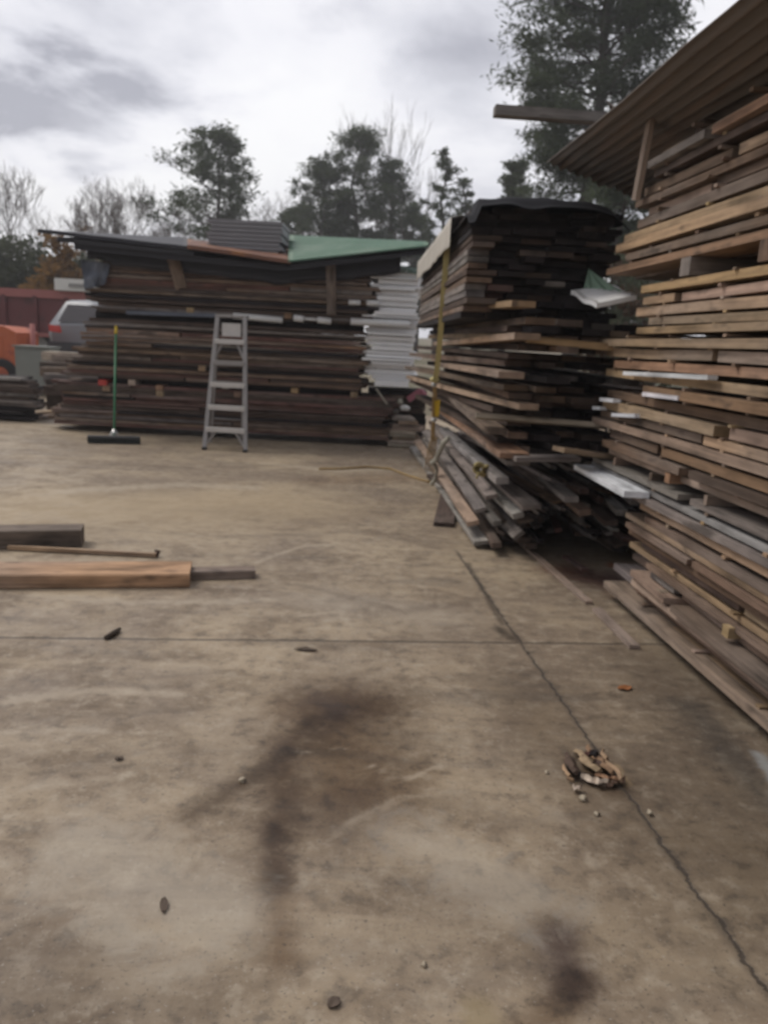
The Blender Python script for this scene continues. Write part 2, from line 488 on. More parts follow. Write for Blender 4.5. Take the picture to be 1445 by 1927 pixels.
    caps(g(1128, 1425), g(1150, 1460), .022, .9, (.03, .018, .012), .2, .10)
    caps(g(1160, 1440), g(1178, 1476), .022, .7, (.40, .30, .18), .2, .10)
    caps(g(1000, 1300), g(1200, 1560), .45, .62, (.110, .080, .055), .0, .7)  # shade towards the right stack, painted in as browner concrete
    caps(g(1250, 1250), g(1480, 1700), .52, .75, (.105, .080, .058), .0, .7)  # the same painted shade, closer to the stack
    caps(g(800, 1700), g(1250, 1750), .35, .35, (.11, .083, .061), .0, .9)
    caps(g(0, 1850), g(400, 1900), .25, .4, (.11, .085, .064), .0, .9)
    caps(g(940, 1185), g(965, 1200), .07, .85, (.06, .045, .032), .0, .2)
    caps(g(880, 1060), g(945, 1175), .035, .75, (.055, .042, .03), .0, .12)
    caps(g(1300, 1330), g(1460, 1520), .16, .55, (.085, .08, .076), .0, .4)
    caps(g(1428, 1420), g(1460, 1470), .05, .6, (.32, .34, .35), .0, .2)
    caps(g(150, 1600), g(420, 1720), .26, .40, (.40, .355, .29), .0, 1.1)
    caps(g(800, 1580), g(960, 1680), .20, .38, (.38, .34, .285), .0, 1.1)
    caps(g(600, 1130), g(820, 1160), .35, .35, (.40, .345, .275), .0, 1.2)
    # scuffs, drag marks and dark bands by the timbers, stored as soft masks in the slab's mesh
    wa = N(nt, "ShaderNodeAttribute", attribute_name="wear_bands")
    ws = N(nt, "ShaderNodeSeparateColor"); nt.links.new(wa.outputs[0], ws.inputs[0])
    brk = mth(nt, 'MULTIPLY_ADD', mth(nt, 'SUBTRACT', e5, .5), 2.4, mth(nt, 'MULTIPLY', mth(nt, 'SUBTRACT', c, .5), 1.6))
    for ch_, cl_, st_ in ((0, (.44, .375, .29, 1), .48), (1, (.118, .088, .063, 1), .55)):
        f_ = mth(nt, 'MULTIPLY', ws.outputs[ch_], smooth(nt, mth(nt, 'ADD', ws.outputs[ch_], brk), .1, .9))
        colr = mixc(nt, mth(nt, 'MULTIPLY', f_, st_), colr, cl_)
    # control joints
    def line(p, q, wd, strength, wk=.06, ymax=None):
        nonlocal colr
        p, q = V((p[0], p[1], 0)), V((q[0], q[1], 0)); t = (q - p).normalized(); nrm = V((-t.y, t.x, 0))
        pa = vmth(nt, 'SUBTRACT', flat.outputs[0], tuple(p))
        dd = mth(nt, 'ABSOLUTE', mth(nt, 'MULTIPLY_ADD', wob2, wk, vmth(nt, 'DOT_PRODUCT', pa, tuple(nrm), out=1)))
        if ymax: strength = mth(nt, 'MULTIPLY', strength, smooth(nt, sx.outputs[1], ymax[0] + ymax[1], ymax[0]))
        colr = mixc(nt, smooth2(nt, dd, wd * 3.2, wd * .6, .55, strength), colr, (.085, .066, .05, 1))
        gm = smooth2(nt, dd, wd, wd * .35, 1.0, strength)
        colr = mixc(nt, gm, colr, (.035, .028, .023, 1))
        return gm
    a1, a2 = V(g(0, 1200)), V(g(1200, 1212))
    h1 = line(a1, a2, .0075, .85, .14)
    l1, l2 = V(g(980, 1210)), V(g(1445, 1870))
    h2 = line(l1, l2, .0082, .78, .26, (G(858, 1045).y, .25))
    td = (a2 - a1).normalized()
    nrm = V((-td.y, td.x, 0))
    nt.links.new(colr, bs.inputs["Base Color"])
    nt.links.new(smooth(nt, b, .35, .65, .50, .78), bs.inputs["Roughness"]); bs.inputs["Specular IOR Level"].default_value = .42
    hh = mth(nt, 'ADD', mth(nt, 'MULTIPLY', c, .5), mth(nt, 'MULTIPLY', d, .35))
    hh = mth(nt, 'SUBTRACT', hh, mth(nt, 'MULTIPLY', mth(nt, 'ADD', h1, h2), 1.5))
    bump(nt, bs, hh, .35, .006)
    return m

def soil():
    m, nt, bs = new_mat("gravel_and_dead_grass")
    tc = N(nt, "ShaderNodeTexCoord"); P = tc.outputs["Object"]
    a = noise(nt, P, .12, 5, .6); b = noise(nt, P, 1.8, 6, .65); c = noise(nt, P, 14, 4, .7)
    cc = mixc(nt, smooth(nt, a, .42, .6), (.20, .165, .12, 1), (.085, .088, .045, 1))
    cc = mixc(nt, smooth(nt, b, .45, .65, 0, .6), cc, (.27, .225, .165, 1))
    cc = mixc(nt, smooth(nt, c, .52, .7, 0, .6), cc, (.07, .06, .048, 1))
    nt.links.new(cc, bs.inputs["Base Color"]); bs.inputs["Roughness"].default_value = .95
    bump(nt, bs, c, .6, .04)
    return m

def ground_z(x, y):
    def ss(a, b, t):
        t = max(0, min(1, (t - a) / (b - a))); return t * t * (3 - 2 * t)
    h = .45 * ss(17.0, 18.6, y)
    h += 1.4 * ss(40, 120, y) + .6 * ss(26, 60, y)
    h += .25 * mnoise.noise(V((x * .06, y * .06, 3))) * ss(19, 34, y)
    return h - .13 * (1 - ss(15.9, 16.9, y)) - .03

mb = MB()
xs = sorted(set([-160, -120, -90] + list(range(-60, 61, 3)) + [90, 120, 160]))
ys = sorted(set([-90, -60, -20] + [y * .5 for y in range(28, 44)] + list(range(-8, 14, 4)) + list(range(22, 80, 3)) + [90, 110, 140, 180, 230]))
for x in xs:
    for y in ys: mb.v.append(V((x, y, ground_z(x, y))))
for i in range(len(xs) - 1):
    for j in range(len(ys) - 1):
        q = i * len(ys) + j
        mb.face((q, q + len(ys), q + len(ys) + 1, q + 1), None, (1, 1, 1), True)
tag(mb.build("ground", soil()), kind="structure")
def make_yard():
    x0, x1, y0, y1, zb_ = -15.5, 8.5, -6.3, 16.7, -.15
    gx = np.concatenate([np.linspace(x0, -4.2, 8), np.arange(-4.16, 3.2, .035), np.linspace(3.25, x1, 5)])
    gy = np.concatenate([np.linspace(y0, 1.0, 6), np.arange(1.03, 12.0, .035), np.linspace(12.1, y1, 6)])
    nx, ny = len(gx), len(gy)
    XX, YY_ = np.meshgrid(gx, gy, indexing='ij')
    co = np.stack([XX.ravel(), YY_.ravel(), np.zeros(nx * ny)], 1)
    i, j = np.meshgrid(np.arange(nx - 1), np.arange(ny - 1), indexing='ij'); q = (i * ny + j).ravel()
    faces = np.stack([q, q + ny, q + ny + 1, q + 1], 1)
    base = len(co); low = np.array([[x0, y0, zb_], [x1, y0, zb_], [x1, y1, zb_], [x0, y1, zb_]])
    tops = [0, (nx - 1) * ny, nx * ny - 1, ny - 1]
    fl = faces.tolist() + [[base + 3, base + 2, base + 1, base]]
    for k in range(4):
        e = [p for p in ([ii * ny for ii in range(nx)] if k == 0 else [(nx - 1) * ny + jj for jj in range(ny)] if k == 1 else [ii * ny + ny - 1 for ii in range(nx - 1, -1, -1)] if k == 2 else [jj for jj in range(ny - 1, -1, -1)])]
        fl.append([base + k, base + (k + 1) % 4] + e[::-1])
    me = bpy.data.meshes.new("concrete_yard")
    me.from_pydata(np.concatenate([co, low]).tolist(), [], fl)
    wear_bands = np.zeros((len(co) + 4, 4), dtype=np.float32); wear_bands[:, 3] = 1
    def run(pts, r, ch, amt, blur=1.0):
        P = [G(*p) for p in pts]; best = np.zeros(len(co))
        for a, b in zip(P, P[1:]):
            ax, ay, bx, by = a.x, a.y, b.x - a.x, b.y - a.y
            h = np.clip(((co[:, 0] - ax) * bx + (co[:, 1] - ay) * by) / max(1e-6, bx * bx + by * by), 0, 1)
            d = np.hypot(co[:, 0] - ax - h * bx, co[:, 1] - ay - h * by)
            t = np.clip(1 - d / r, 0, 1); best = np.maximum(best, t * t * (3 - 2 * t))
        wear_bands[:len(co), ch] = np.maximum(wear_bands[:len(co), ch], best * amt)
    rr = random.Random(77)
    for pts, r, amt in (([(20, 1320), (170, 1300), (330, 1305)], .09, 1), ([(0, 1380), (140, 1372), (260, 1380)], .05, .8), ([(60, 1120), (260, 1135), (520, 1128)], .10, .9), ([(500, 872), (640, 886), (720, 884)], .16, 1),
                        ([(120, 925), (330, 912), (480, 918)], .28, .9), ([(560, 1160), (640, 1150), (660, 1180)], .05, .9), ([(700, 1440), (760, 1470), (830, 1440)], .03, .9), ([(480, 1060), (560, 1030), (640, 1022)], .05, 1),
                        ([(700, 1080), (780, 1095), (840, 1140)], .045, .8), ([(1040, 1490), (1100, 1600), (1130, 1730)], .03, .7), ([(940, 1400), (1000, 1490), (1060, 1560)], .03, .6), ([(60, 1480), (240, 1460)], .06, .8),
                        ([(700, 1560), (1000, 1650)], .10, .6), ([(120, 1680), (300, 1640)], .10, .7), ([(640, 1560), (760, 1500), (900, 1490)], .05, .7), ([(750, 1245), (800, 1250)], .03, .8), ([(820, 1130), (832, 1145)], .03, 1)):
        run(pts, r, 0, amt)
    for pts, r, amt in (([(0, 1355), (200, 1345), (420, 1330)], .05, .9), ([(150, 1440), (330, 1400)], .05, .8), ([(830, 1270), (1000, 1300)], .12, .7), ([(420, 1010), (700, 1000), (820, 1030)], .14, .8), ([(560, 1100), (760, 1150), (900, 1130)], .10, .8),
                        ([(0, 870), (400, 880), (640, 872)], .22, .7), ([(100, 1290), (420, 1265)], .04, .8), ([(260, 1560), (420, 1600)], .10, .5), ([(850, 1500), (1000, 1560)], .12, .7), ([(30, 1780), (260, 1800)], .12, .7),
                        ([(620, 1780), (760, 1830)], .10, .6), ([(200, 1000), (420, 1085)], .10, .5), ([(0, 1112), (350, 1110)], .06, .9), ([(0, 1036), (155, 1036)], .06, .8)):  # last two: darker bands along the foot of both timbers
        run(pts, r, 1, amt)
    for _ in range(46):       # small drag marks in the directions the forklifts run
        px, py = rr.uniform(0, 1300), rr.uniform(880, 1900); L_ = rr.uniform(30, 170)
        run([(px, py), (px + L_, py + rr.uniform(-.25, .18) * L_)], rr.uniform(.008, .025), rr.choice([0, 0, 1]), rr.uniform(.4, .9))
    at = me.attributes.new("wear_bands", 'FLOAT_COLOR', 'POINT'); at.data.foreach_set("color", wear_bands.ravel())
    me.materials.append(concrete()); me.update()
    o = bpy.data.objects.new("concrete_yard", me); col.objects.link(o); return o
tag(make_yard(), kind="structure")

# ------------------------------------------------------------------ boards
PAL = {
    'brown-grey': (.15, .118, .098),
    'dark brown': (.068, .046, .036), 'brown': (.140, .094, .066), 'tan': (.30, .21, .132), 'grey': (.165, .145, .135),
    'orange-brown': (.215, .132, .084), 'pale': (.36, .30, .245), 'white': (.52, .52, .54), 'blackened': (.020, .016, .017),
    'reddish': (.115, .060, .050), 'yellowish tan': (.30, .21, .112), 'light grey': (.27, .255, .245), 'pinkish beige': (.29, .21, .16),
}
def tint_of(tone):
    c = PAL[tone]; k = RND.uniform(.82, 1.2)
    return (c[0] * k * RND.uniform(.95, 1.05), c[1] * k, c[2] * k * RND.uniform(.95, 1.05))
def pick(ws):
    t = RND.uniform(0, sum(v for _, v in ws))
    for k, v in ws:
        t -= v
        if t <= 0: return k
    return ws[-1][0]

BD = []      # every board of the yard, as a plan
def board(tier, p0, p1, wd, th, tone, **kw):
    kw.setdefault('bow', RND.uniform(-.008, .008)); kw.setdefault('side', RND.uniform(-.012, .012))
    kw.setdefault('cut', RND.uniform(-.012, .012))
    BD.append(dict(tier=tier, p0=V(p0), p1=V(p1), w=wd, t=th, tone=tone, tint=tint_of(tone), kw=kw))

# --- tall stack at right
RA, RB = G(1170, 1145), G(1445, 1400)
rd = (RA - RB).normalized()               # away from the camera
rn = V((rd.y, -rd.x, 0))                  # into the stack
rn = rn if rn.x > 0 else -rn
ENDS = [(1155, 1160), (1178, 1120), (1200, 1090), (1205, 1060), (1190, 1020), (1175, 980), (1200, 950), (1110, 880), (1130, 860), (1140, 830), (1125, 770), (1140, 760),
        (1222, 730), (1125, 705), (1140, 690), (1135, 655), (1205, 620), (1195, 560), (1150, 512), (1170, 470), (1190, 400), (1215, 340), (1245, 230), (1250, 190)]
ENDZ = []
for q in ENDS:
    p = PL(q[0], q[1], RA, RB); ENDZ.append((p.z, (p - RB).dot(rd)))
ENDZ.sort(key=lambda t: t[0])
def end_at(z):
    best = min(ENDZ, key=lambda t: abs(t[0] - z)); return best[1]
def rpos(s, dep, z):
    p = RB + rd * s + rn * dep; return V((p.x, p.y, z))
UP_TONES = [('brown', 5), ('pinkish beige', 3), ('grey', .8), ('tan', 4), ('orange-brown', 1), ('dark brown', 1.5)]
MID_TONES = [('yellowish tan', 3), ('tan', 4), ('pinkish beige', 2), ('brown', 1)]
MIX_TONES = [('orange-brown', 4), ('pinkish beige', 3), ('brown', 2.5), ('tan', 3), ('light grey', .8)]
LOW_TONES = [('grey', 3), ('brown', 5), ('dark brown', 2), ('orange-brown', .8), ('tan', 1.5), ('pinkish beige', 1.5)]
RZ = []
z = .075
sticks_r = []
NEAR_S = -2.1
while z < 2.63:
    th = RND.uniform(.036, .052) if z > .9 else RND.uniform(.027, .038)
    tones = LOW_TONES if z < .95 else MIX_TONES if z < 1.42 else MID_TONES if z < 1.9 else UP_TONES
    gap = RND.uniform(.012, .021) if z > .55 else RND.uniform(.004, .016)
    if abs(z - .80) < .03: gap = .05
    RZ.append((z, th))
    e0 = end_at(z + th / 2)
    for r in range(9):
        tone = pick(tones)
        if r == 0 and .70 < z < .90: tone = RND.choice(['light grey', 'grey', 'light grey', 'pinkish beige'])
        dep = .10 + r * .225 + RND.uniform(-.028, .028) + (0 if r else RND.uniform(-.02, .03))
        s1 = e0 + RND.uniform(-.12, .10) + (RND.uniform(-.5, .2) if r else 0)
        tl = RND.uniform(-.006, .006)
        if r == 0 and RND.random() < .26:     # two shorter boards end to end in the face
            cut = RND.uniform(.3, 1.5)
            board('right', rpos(cut + .012, dep, z + th / 2 + tl), rpos(s1, dep + RND.uniform(-.02, .02), z + th / 2), .2, th, tone)
            board('right', rpos(NEAR_S, dep, z + th / 2), rpos(cut - RND.uniform(.01, .1), dep + RND.uniform(-.015, .03), z + th / 2), .2, th, pick(tones))
        else:
            board('right', rpos(NEAR_S, dep + RND.uniform(-.02, .02), z + th / 2 - tl), rpos(s1, dep, z + th / 2 + tl), .2, th * RND.uniform(.92, 1.0), tone)
    if gap > .0115:
        off0 = RND.uniform(0, .3)
        for k in range(7):
            s = e0 - .22 - off0 - k * .62 + RND.uniform(-.06, .06)
            if s > -.9: sticks_r.append((s, z + th, gap, RND.uniform(-.012, .008)))
    z += th + gap
    if 1.86 < z < 1.93:
        z0b = z; z += .095
    elif 1.93 <= z < 1.95: pass
rz_top = z
# white protruding board and the white strips tucked into the face
pa = PL(1108, 880, RA, RB); pb = PL(1222, 932, RA, RB)
board('right', pa - rn * .035, pb - rn * .075, .14, .036, 'white', bow=0, side=0)
for (x0, y0, x1, y1) in ((1185, 703, 1348, 711), (1222, 742, 1290, 750), (1140, 752, 1166, 755), (1163, 781, 1208, 783), (1126, 768, 1140, 769)):
    a, b = PL(x0, y0, RA, RB), PL(x1, y1, RA, RB)
    board('right', a - rn * .02, b - rn * .02, .05, .022, 'white', bow=0, side=0, cut=0)
# stubby boards lying out past the far end at the foot of the stack
for i in range(3):
    a = G(1160 + 16 * i, 1150 - 22 * i); zz = .085 + .055 * i
    d = rd
    board('right', V((a.x + .08, a.y + .05, zz)) + d * RND.uniform(0, .25), V((a.x + .10, a.y, zz)) - d * 4.4, .16, .04, ['pinkish beige', 'grey', 'brown'][i])

# --- middle stack: top tier (T3) squared bundle, its dark ends facing the camera
A3, B3 = V((.49, 5.6, 0)), V((.30, 9.9, 0))
d3 = (B3 - A3).normalized(); n3 = V((d3.y, -d3.x, 0)); n3 = n3 if n3.x > 0 else -n3
z = 1.74; row = 0
T3T = [('blackened', 17), ('dark brown', 3), ('reddish', 1.2), ('grey', .25), ('brown', .3)]
while z < 2.42:
    th = RND.uniform(.034, .044); x = 0.0
    shift = RND.uniform(-.05, .04)
    lean = .03 * sin(z * 9)
    while x < .98:
        wd = RND.choice([.14, .16, .19, .22]); tone = pick(T3T)
        if x == 0: tone = pick([('brown', 3), ('pinkish beige', 1), ('grey', 2), ('dark brown', 2)])
        if z > 2.2: tone = pick([('blackened', 6), ('dark brown', 1)]) if x else pick([('blackened', 2), ('dark brown', 2)])
        o = A3 + n3 * (x + wd / 2 + lean * .3 + max(0, shift) * .3) + d3 * (RND.uniform(-.07, .16) + shift)
        p0 = V((o.x, o.y, z + th / 2)); p1 = p0 + d3 * RND.uniform(4.0, 4.35)
        board('top tier', p0, p1, wd - .008, th, tone)
        BD[-1]['row'] = row
        x += wd
    z += th + RND.uniform(.003, .014); row += 1
z_t3 = z

# --- middle stack: splayed tier (T2)
def d_yaw(a): return V((sin(a), cos(a), 0))
T2T = [('dark brown', 4), ('brown', 1.5), ('tan', .5), ('grey', .8), ('blackened', 9), ('yellowish tan', .4)]
lay = [(.80, 0, .95), (.855, .1, .95), (.90, -.02, .8), (.99, .08, .95), (1.045, .12, .8), (1.12, .02, .9), (1.17, -.05, .85), (1.23, .1, .9), (1.30, .0, .75),
       (1.39, .12, .95), (1.44, -.03, 1.0), (1.50, -.05, 1.05), (1.57, .02, 1.0), (1.62, -.07, 1.08), (1.67, -.02, 1.05)]
for (zz, oy, wid) in lay:
    x = RND.uniform(-.05, .06); th = RND.uniform(.034, .046)
    base_yaw = radians(-6.0) + RND.uniform(-.02, .02)
    first = True
    while x < wid:
        wd = RND.choice([.12, .15, .18, .2])
        yaw = base_yaw + RND.uniform(-.05, .05)
        st = V((.80 + x + wd / 2, 5.42 + oy + RND.uniform(-.34, .26) + .10 * x, zz))
        tone = pick(T2T)
        if first: tone = pick([('tan', 2), ('brown', 3.5), ('pinkish beige', 1), ('dark brown', 3), ('grey', 1)])
        p1 = st + d_yaw(yaw) * RND.uniform(3.6, 4.3)
        p1.z += RND.uniform(-.02, .02)
        board('middle tier', st, p1, wd - .01, th, tone)
        x += wd + RND.uniform(0, .03); first = False
for k_ in range(6):
    st = V((.57 + .18 * k_, 5.75 + RND.uniform(-.1, .1), 1.716))
    board('middle tier', st, st + d_yaw(radians(-2.6)) * 4.3, .17, .042, 'blackened')
# long pieces lying across and jutting out of that tier
def pxb(tier, q0, y0, q1, y1, wd, th, tone, **kw):
    board(tier, YP(q0[0], q0[1], y0), YP(q1[0], q1[1], y1), wd, th, tone, **kw)
pxb('middle tier', (895, 782), 5.25, (1140, 802), 5.25, .09, .035, 'pale', roll=.2)
pxb('middle tier', (992, 638), 5.12, (1150, 654), 5.15, .10, .045, 'yellowish tan')
pxb('middle tier', (835, 588), 8.0, (985, 572), 5.1, .16, .04, 'tan')
pxb('middle tier', (830, 648), 8.2, (992, 633), 5.0, .17, .042, 'tan')
pxb('middle tier', (835, 686), 8.0, (962, 706), 5.0, .17, .042, 'pinkish beige')
pxb('middle tier', (830, 765), 8.6, (968, 858), 5.0, .20, .035, 'orange-brown')
pxb('middle tier', (836, 775), 8.4, (975, 872), 5.02, .16, .03, 'grey')
pxb('middle tier', (850, 742), 7.6, (935, 812), 5.2, .14, .04, 'brown')
pxb('middle tier', (965, 862), 5.0, (1085, 862), 5.1, .14, .03, 'grey')
pxb('middle tier', (1050, 845), 4.9, (1190, 865), 5.15, .14, .03, 'tan')

# --- loose pile on the ground under it
PT = [('grey', 4), ('dark brown', 5), ('brown', 3), ('blackened', 4), ('light grey', .8), ('reddish', 1)]
PA, PB = V((.75, 5.68, 0)), V((.40, 11.0, 0))
dp = (PB - PA).normalized()
def pile_board(x, z, y0, yaw, L, wd, th, tone, pitch=0.0, roll=0.0):
    p0 = V((x, y0, z)); d = d_yaw(yaw); p1 = p0 + d * L; p1.z += pitch
    board('ground pile', p0, p1, wd, th, tone, roll=roll)
for i in range(170):
    lx = RND.uniform(0, 1.45)
    top = min(.70, .06 + lx * 1.25) * (1 if lx < 1.1 else .8)
    z = .03 + RND.random() ** .8 * top
    x = .83 + lx * .98 + z * .05
    tn_ = pick(PT) if lx < .6 else pick([('blackened', 4), ('dark brown', 3), ('reddish', 1), ('grey', 3), ('brown', 1.5), ('light grey', .8)])
    yaw = radians(-3.6) + RND.gauss(0, .07) - .05 * (lx - .3)
    L_ = RND.uniform(2.8, 5.2); yaw = max(yaw, -max(.02, (x - .50)) / L_)
    pile_board(x, z, 5.72 + RND.uniform(-.32, .35) + z * .1 - lx * .08, yaw, L_, RND.choice([.04, .05, .07, .09, .11]), RND.choice([.02, .025, .03, .04]), tn_,
               RND.uniform(-.05, .06), RND.gauss(0, .35))
# the long ones that lead the eye along the left flank
for (q0, y0, q1, y1, wd, th, tone, rl) in (
        ((905, 1022), 5.62, (775, 838), 11.4, .11, .03, 'light grey', .15),
        ((890, 985), 5.75, (785, 830), 10.6, .09, .035, 'pinkish beige', .3),
        ((935, 985), 5.55, (800, 830), 9.8, .06, .04, 'grey', .2),
        ((1000, 955), 5.15, (850, 828), 8.6, .13, .035, 'grey', .12),
        ((975, 970), 5.3, (830, 828), 8.9, .08, .04, 'light grey', .3),
        ((945, 905), 5.45, (835, 808), 8.6, .09, .05, 'light grey', .1),
        ((925, 935), 5.6, (815, 800), 9.2, .09, .03, 'grey', .25),
        ((905, 960), 5.8, (800, 812), 9.8, .09, .03, 'grey', .3),
        ((1075, 940), 5.0, (960, 850), 7.5, .09, .04, 'grey', .1),
        ((1100, 965), 5.0, (1000, 880), 7.0, .08, .04, 'brown', .2),
        ((1150, 985), 5.1, (1040, 890), 7.0, .09, .035, 'dark brown', .1),
        ((1170, 965), 5.1, (1090, 890), 7.0, .07, .04, 'light grey', .1),
        ((1195, 945), 5.2, (1110, 880), 7.2, .07, .04, 'grey', .1)):
    pxb('ground pile', q0, y0, q1, y1, wd, th, tone, roll=rl)

# --- long stack across the back
YB = 11.22
BT = [('dark brown', 2.5), ('brown', 7), ('reddish', 4), ('grey', 2), ('orange-brown', 2), ('blackened', .5), ('tan', .5)]
def back_tier(name, z0, z1, xl, xr, jl, jr, tones, thick=(.034, .052), sl=.12):
    z = z0
    while z < z1:
        th = RND.uniform(*thick)
        a = xl + RND.uniform(-jl, jl) + (z - z0) * sl; b = xr + RND.uniform(-jr, jr)
        for r in range(5):
            y = YB + .09 + r * .21 + RND.uniform(-.035, .035)
            aa = a + (RND.uniform(-.2, .2) if r else 0); bb = b + (RND.uniform(-.25, .2) if r else 0)
            if r == 0 and RND.random() < .45:
                c = RND.uniform(a + .9, b - .9)
                board(name, (aa, y, z + th / 2), (c - .01, y + RND.uniform(-.03, .02), z + th / 2), .19, th, pick(tones))
                board(name, (c + .01, y + RND.uniform(-.03, .02), z + th / 2), (bb, y, z + th / 2), .19, th, pick(tones))
            else:
                board(name, (aa, y, z + th / 2), (bb, y + RND.uniform(-.02, .02), z + th / 2 + RND.uniform(-.006, .006)), .19, th, pick(tones))
        z += th + RND.choice([.002, .004, .008, .016])
back_tier('back stack', .09, .70, -4.86, .0, .12, .10, [('dark brown', 3), ('reddish', 5), ('brown', 6), ('blackened', .4), ('grey', 1), ('orange-brown', .8)])
back_tier('back stack', .80, 1.62, -4.60, -.40, .10, .08, BT, sl=.36)
back_tier('back stack', 1.72, 2.54, -4.35, -.30, .16, .10, [('dark brown', 3.5), ('brown', 6), ('reddish', 2.5), ('grey', 2.5), ('blackened', .4)])

for (za, zb2) in ((.70, .80), (1.61, 1.72)):
    for r in range(4):
        board('back stack', (-4.3, YB + .28 + r * .2, (za + zb2) / 2), (-.45, YB + .28 + r * .2, (za + zb2) / 2), .18, zb2 - za + .02, 'blackened')
# --- low dark lumber heap at the left edge, with the pale planks on the ground beside it
for i in range(13):
    zz = .05 + .05 * i
    y0 = 12.1 + RND.uniform(-.05, .05)
    x1 = -5.55 + RND.uniform(-.18, .18) - (.15 if i > 9 else 0)
    board('left heap', (-7.6, y0 + .1, zz), (x1, y0 + RND.uniform(-.1, .1), zz), .22, .042, pick([('blackened', 4), ('dark brown', 3), ('grey', 1)]) if i < 12 else 'light grey')
    board('left heap', (-7.4, y0 + .42, zz), (x1 - .1, y0 + .35, zz), .22, .042, pick([('blackened', 4), ('dark brown', 3)]))
for q in ((45, 762, 122, 757, 'pale'), (48, 778, 112, 774, 'tan'), (60, 786, 125, 781, 'brown'), (98, 669, 113, 671, 'pale')):
    a, b = G(q[0], q[1] , .03), G(q[2], q[3], .03)
    if q[4] != 'pale' or q[1] > 700: board('left heap', a, b, .22, .045, q[4])
# --- pale short boards in the gap beyond the back stack's right end
for i in range(9):
    zz = .035 + i * .047
    board('gap heap', (.05 + RND.uniform(-.05, .06), 11.5, zz), (.42 + RND.uniform(-.08, .10), 11.5 + RND.uniform(-.1, .1), zz), .5, .04, pick([('pale', 4), ('tan', 2), ('pinkish beige', 2)]))
# --- dark timbers that carry the white panels
for i in range(9):
    zz = .05 + i * .088
    board('gap heap', (-.35, 12.35, zz), (.55, 12.35 + RND.uniform(-.1, .1), zz), .7, .08, pick([('blackened', 3), ('dark brown', 2)]))

# ------- how much of each board the camera sees (a small depth raster), to choose the individuals
SCL = 1 / 2.5
WW, HH = int(1445 * SCL), int(1927 * SCL)
zb = np.full((HH, WW), 1e9); idb = np.full((HH, WW), -1, dtype=int)
def corners(b):
    d = (b['p1'] - b['p0']).normalized(); x = d.cross(V((0, 0, 1))).normalized(); y = x.cross(d)
    r = b['kw'].get('roll', 0)
    if r: x, y = x * cos(r) + y * sin(r), y * cos(r) - x * sin(r)
    x = x * (b['w'] / 2); y = y * (b['t'] / 2)
    a0, a1 = b['p0'], b['p1']
    # keep what lies in front of the camera
    if a0.y < .5 and a1.y > .5: a0 = a0 + (a1 - a0) * ((.5 - a0.y) / (a1.y - a0.y))
    elif a1.y < .5 and a0.y > .5: a1 = a1 + (a0 - a1) * ((.5 - a1.y) / (a0.y - a1.y))
    return [a + x * i + y * j for a in (a0, a1) for i in (-1, 1) for j in (-1, 1)]
QF = ((0, 1, 3, 2), (4, 6, 7, 5), (0, 4, 5, 1), (2, 3, 7, 6), (0, 2, 6, 4), (1, 5, 7, 3))
def raster(c, ident):
    P = [proj(p) for p in c]; ctr = sum(c, V((0, 0, 0))) / 8
    for q in QF:
        fc = sum((c[i] for i in q), V((0, 0, 0))) / 4
        nn = (c[q[1]] - c[q[0]]).cross(c[q[2]] - c[q[0]])
        if nn.dot(fc - ctr) < 0: nn = -nn
        if nn.dot(CAM - fc) <= 0: continue
        X = [P[i][0] * SCL for i in q]; Y = [P[i][1] * SCL for i in q]; W = [1 / P[i][2] for i in q]
        x0, x1 = max(0, int(min(X))), min(WW - 1, int(max(X)) + 1)
        y0, y1 = max(0, int(min(Y))), min(HH - 1, int(max(Y)) + 1)
        if x1 < x0 or y1 < y0: continue
        gx, gy = np.meshgrid(np.arange(x0, x1 + 1) + .5, np.arange(y0, y1 + 1) + .5)
        for tri in ((0, 1, 2), (0, 2, 3)):
            ax, ay, bx, by, cx_, cy_ = X[tri[0]], Y[tri[0]], X[tri[1]], Y[tri[1]], X[tri[2]], Y[tri[2]]
            den_ = (by - cy_) * (ax - cx_) + (cx_ - bx) * (ay - cy_)
            if abs(den_) < 1e-9: continue
            l0 = ((by - cy_) * (gx - cx_) + (cx_ - bx) * (gy - cy_)) / den_
            l1 = ((cy_ - ay) * (gx - cx_) + (ax - cx_) * (gy - cy_)) / den_
            l2 = 1 - l0 - l1
            ins = (l0 >= 0) & (l1 >= 0) & (l2 >= 0)
            iw = l0 * W[tri[0]] + l1 * W[tri[1]] + l2 * W[tri[2]]
            dep = np.where(ins & (iw > 0), 1 / np.maximum(iw, 1e-6), 1e9)
            sub = zb[y0:y1 + 1, x0:x1 + 1]; m_ = dep < sub
            sub[m_] = dep[m_]; idb[y0:y1 + 1, x0:x1 + 1][m_] = ident
for i, b in enumerate(BD): raster(corners(b), i)
cnt = np.bincount(idb[idb >= 0], minlength=len(BD))
order = sorted(range(len(BD)), key=lambda i: -cnt[i])
CHOSEN = [i for i in order[:284] if cnt[i] >= 3]
yy, xx = np.mgrid[0:HH, 0:WW]
for i in CHOSEN:
    m_ = idb == i
    BD[i]['px'] = (float(xx[m_].mean()), float(yy[m_].mean()))
chs = set(CHOSEN)
print("boards planned", len(BD), "individual", len(CHOSEN), "smallest", cnt[CHOSEN[-1]] if CHOSEN else 0)
rest = MB()
for i, b in enumerate(BD):
    if i not in chs: rest.beam(b['p0'], b['p1'], b['w'], b['t'], b['tint'], **b['kw'])
tag(rest.build("lumber", WOOD), "weathered boards packed behind and between the ones on the faces of the stacks", "lumber", kind="stuff")

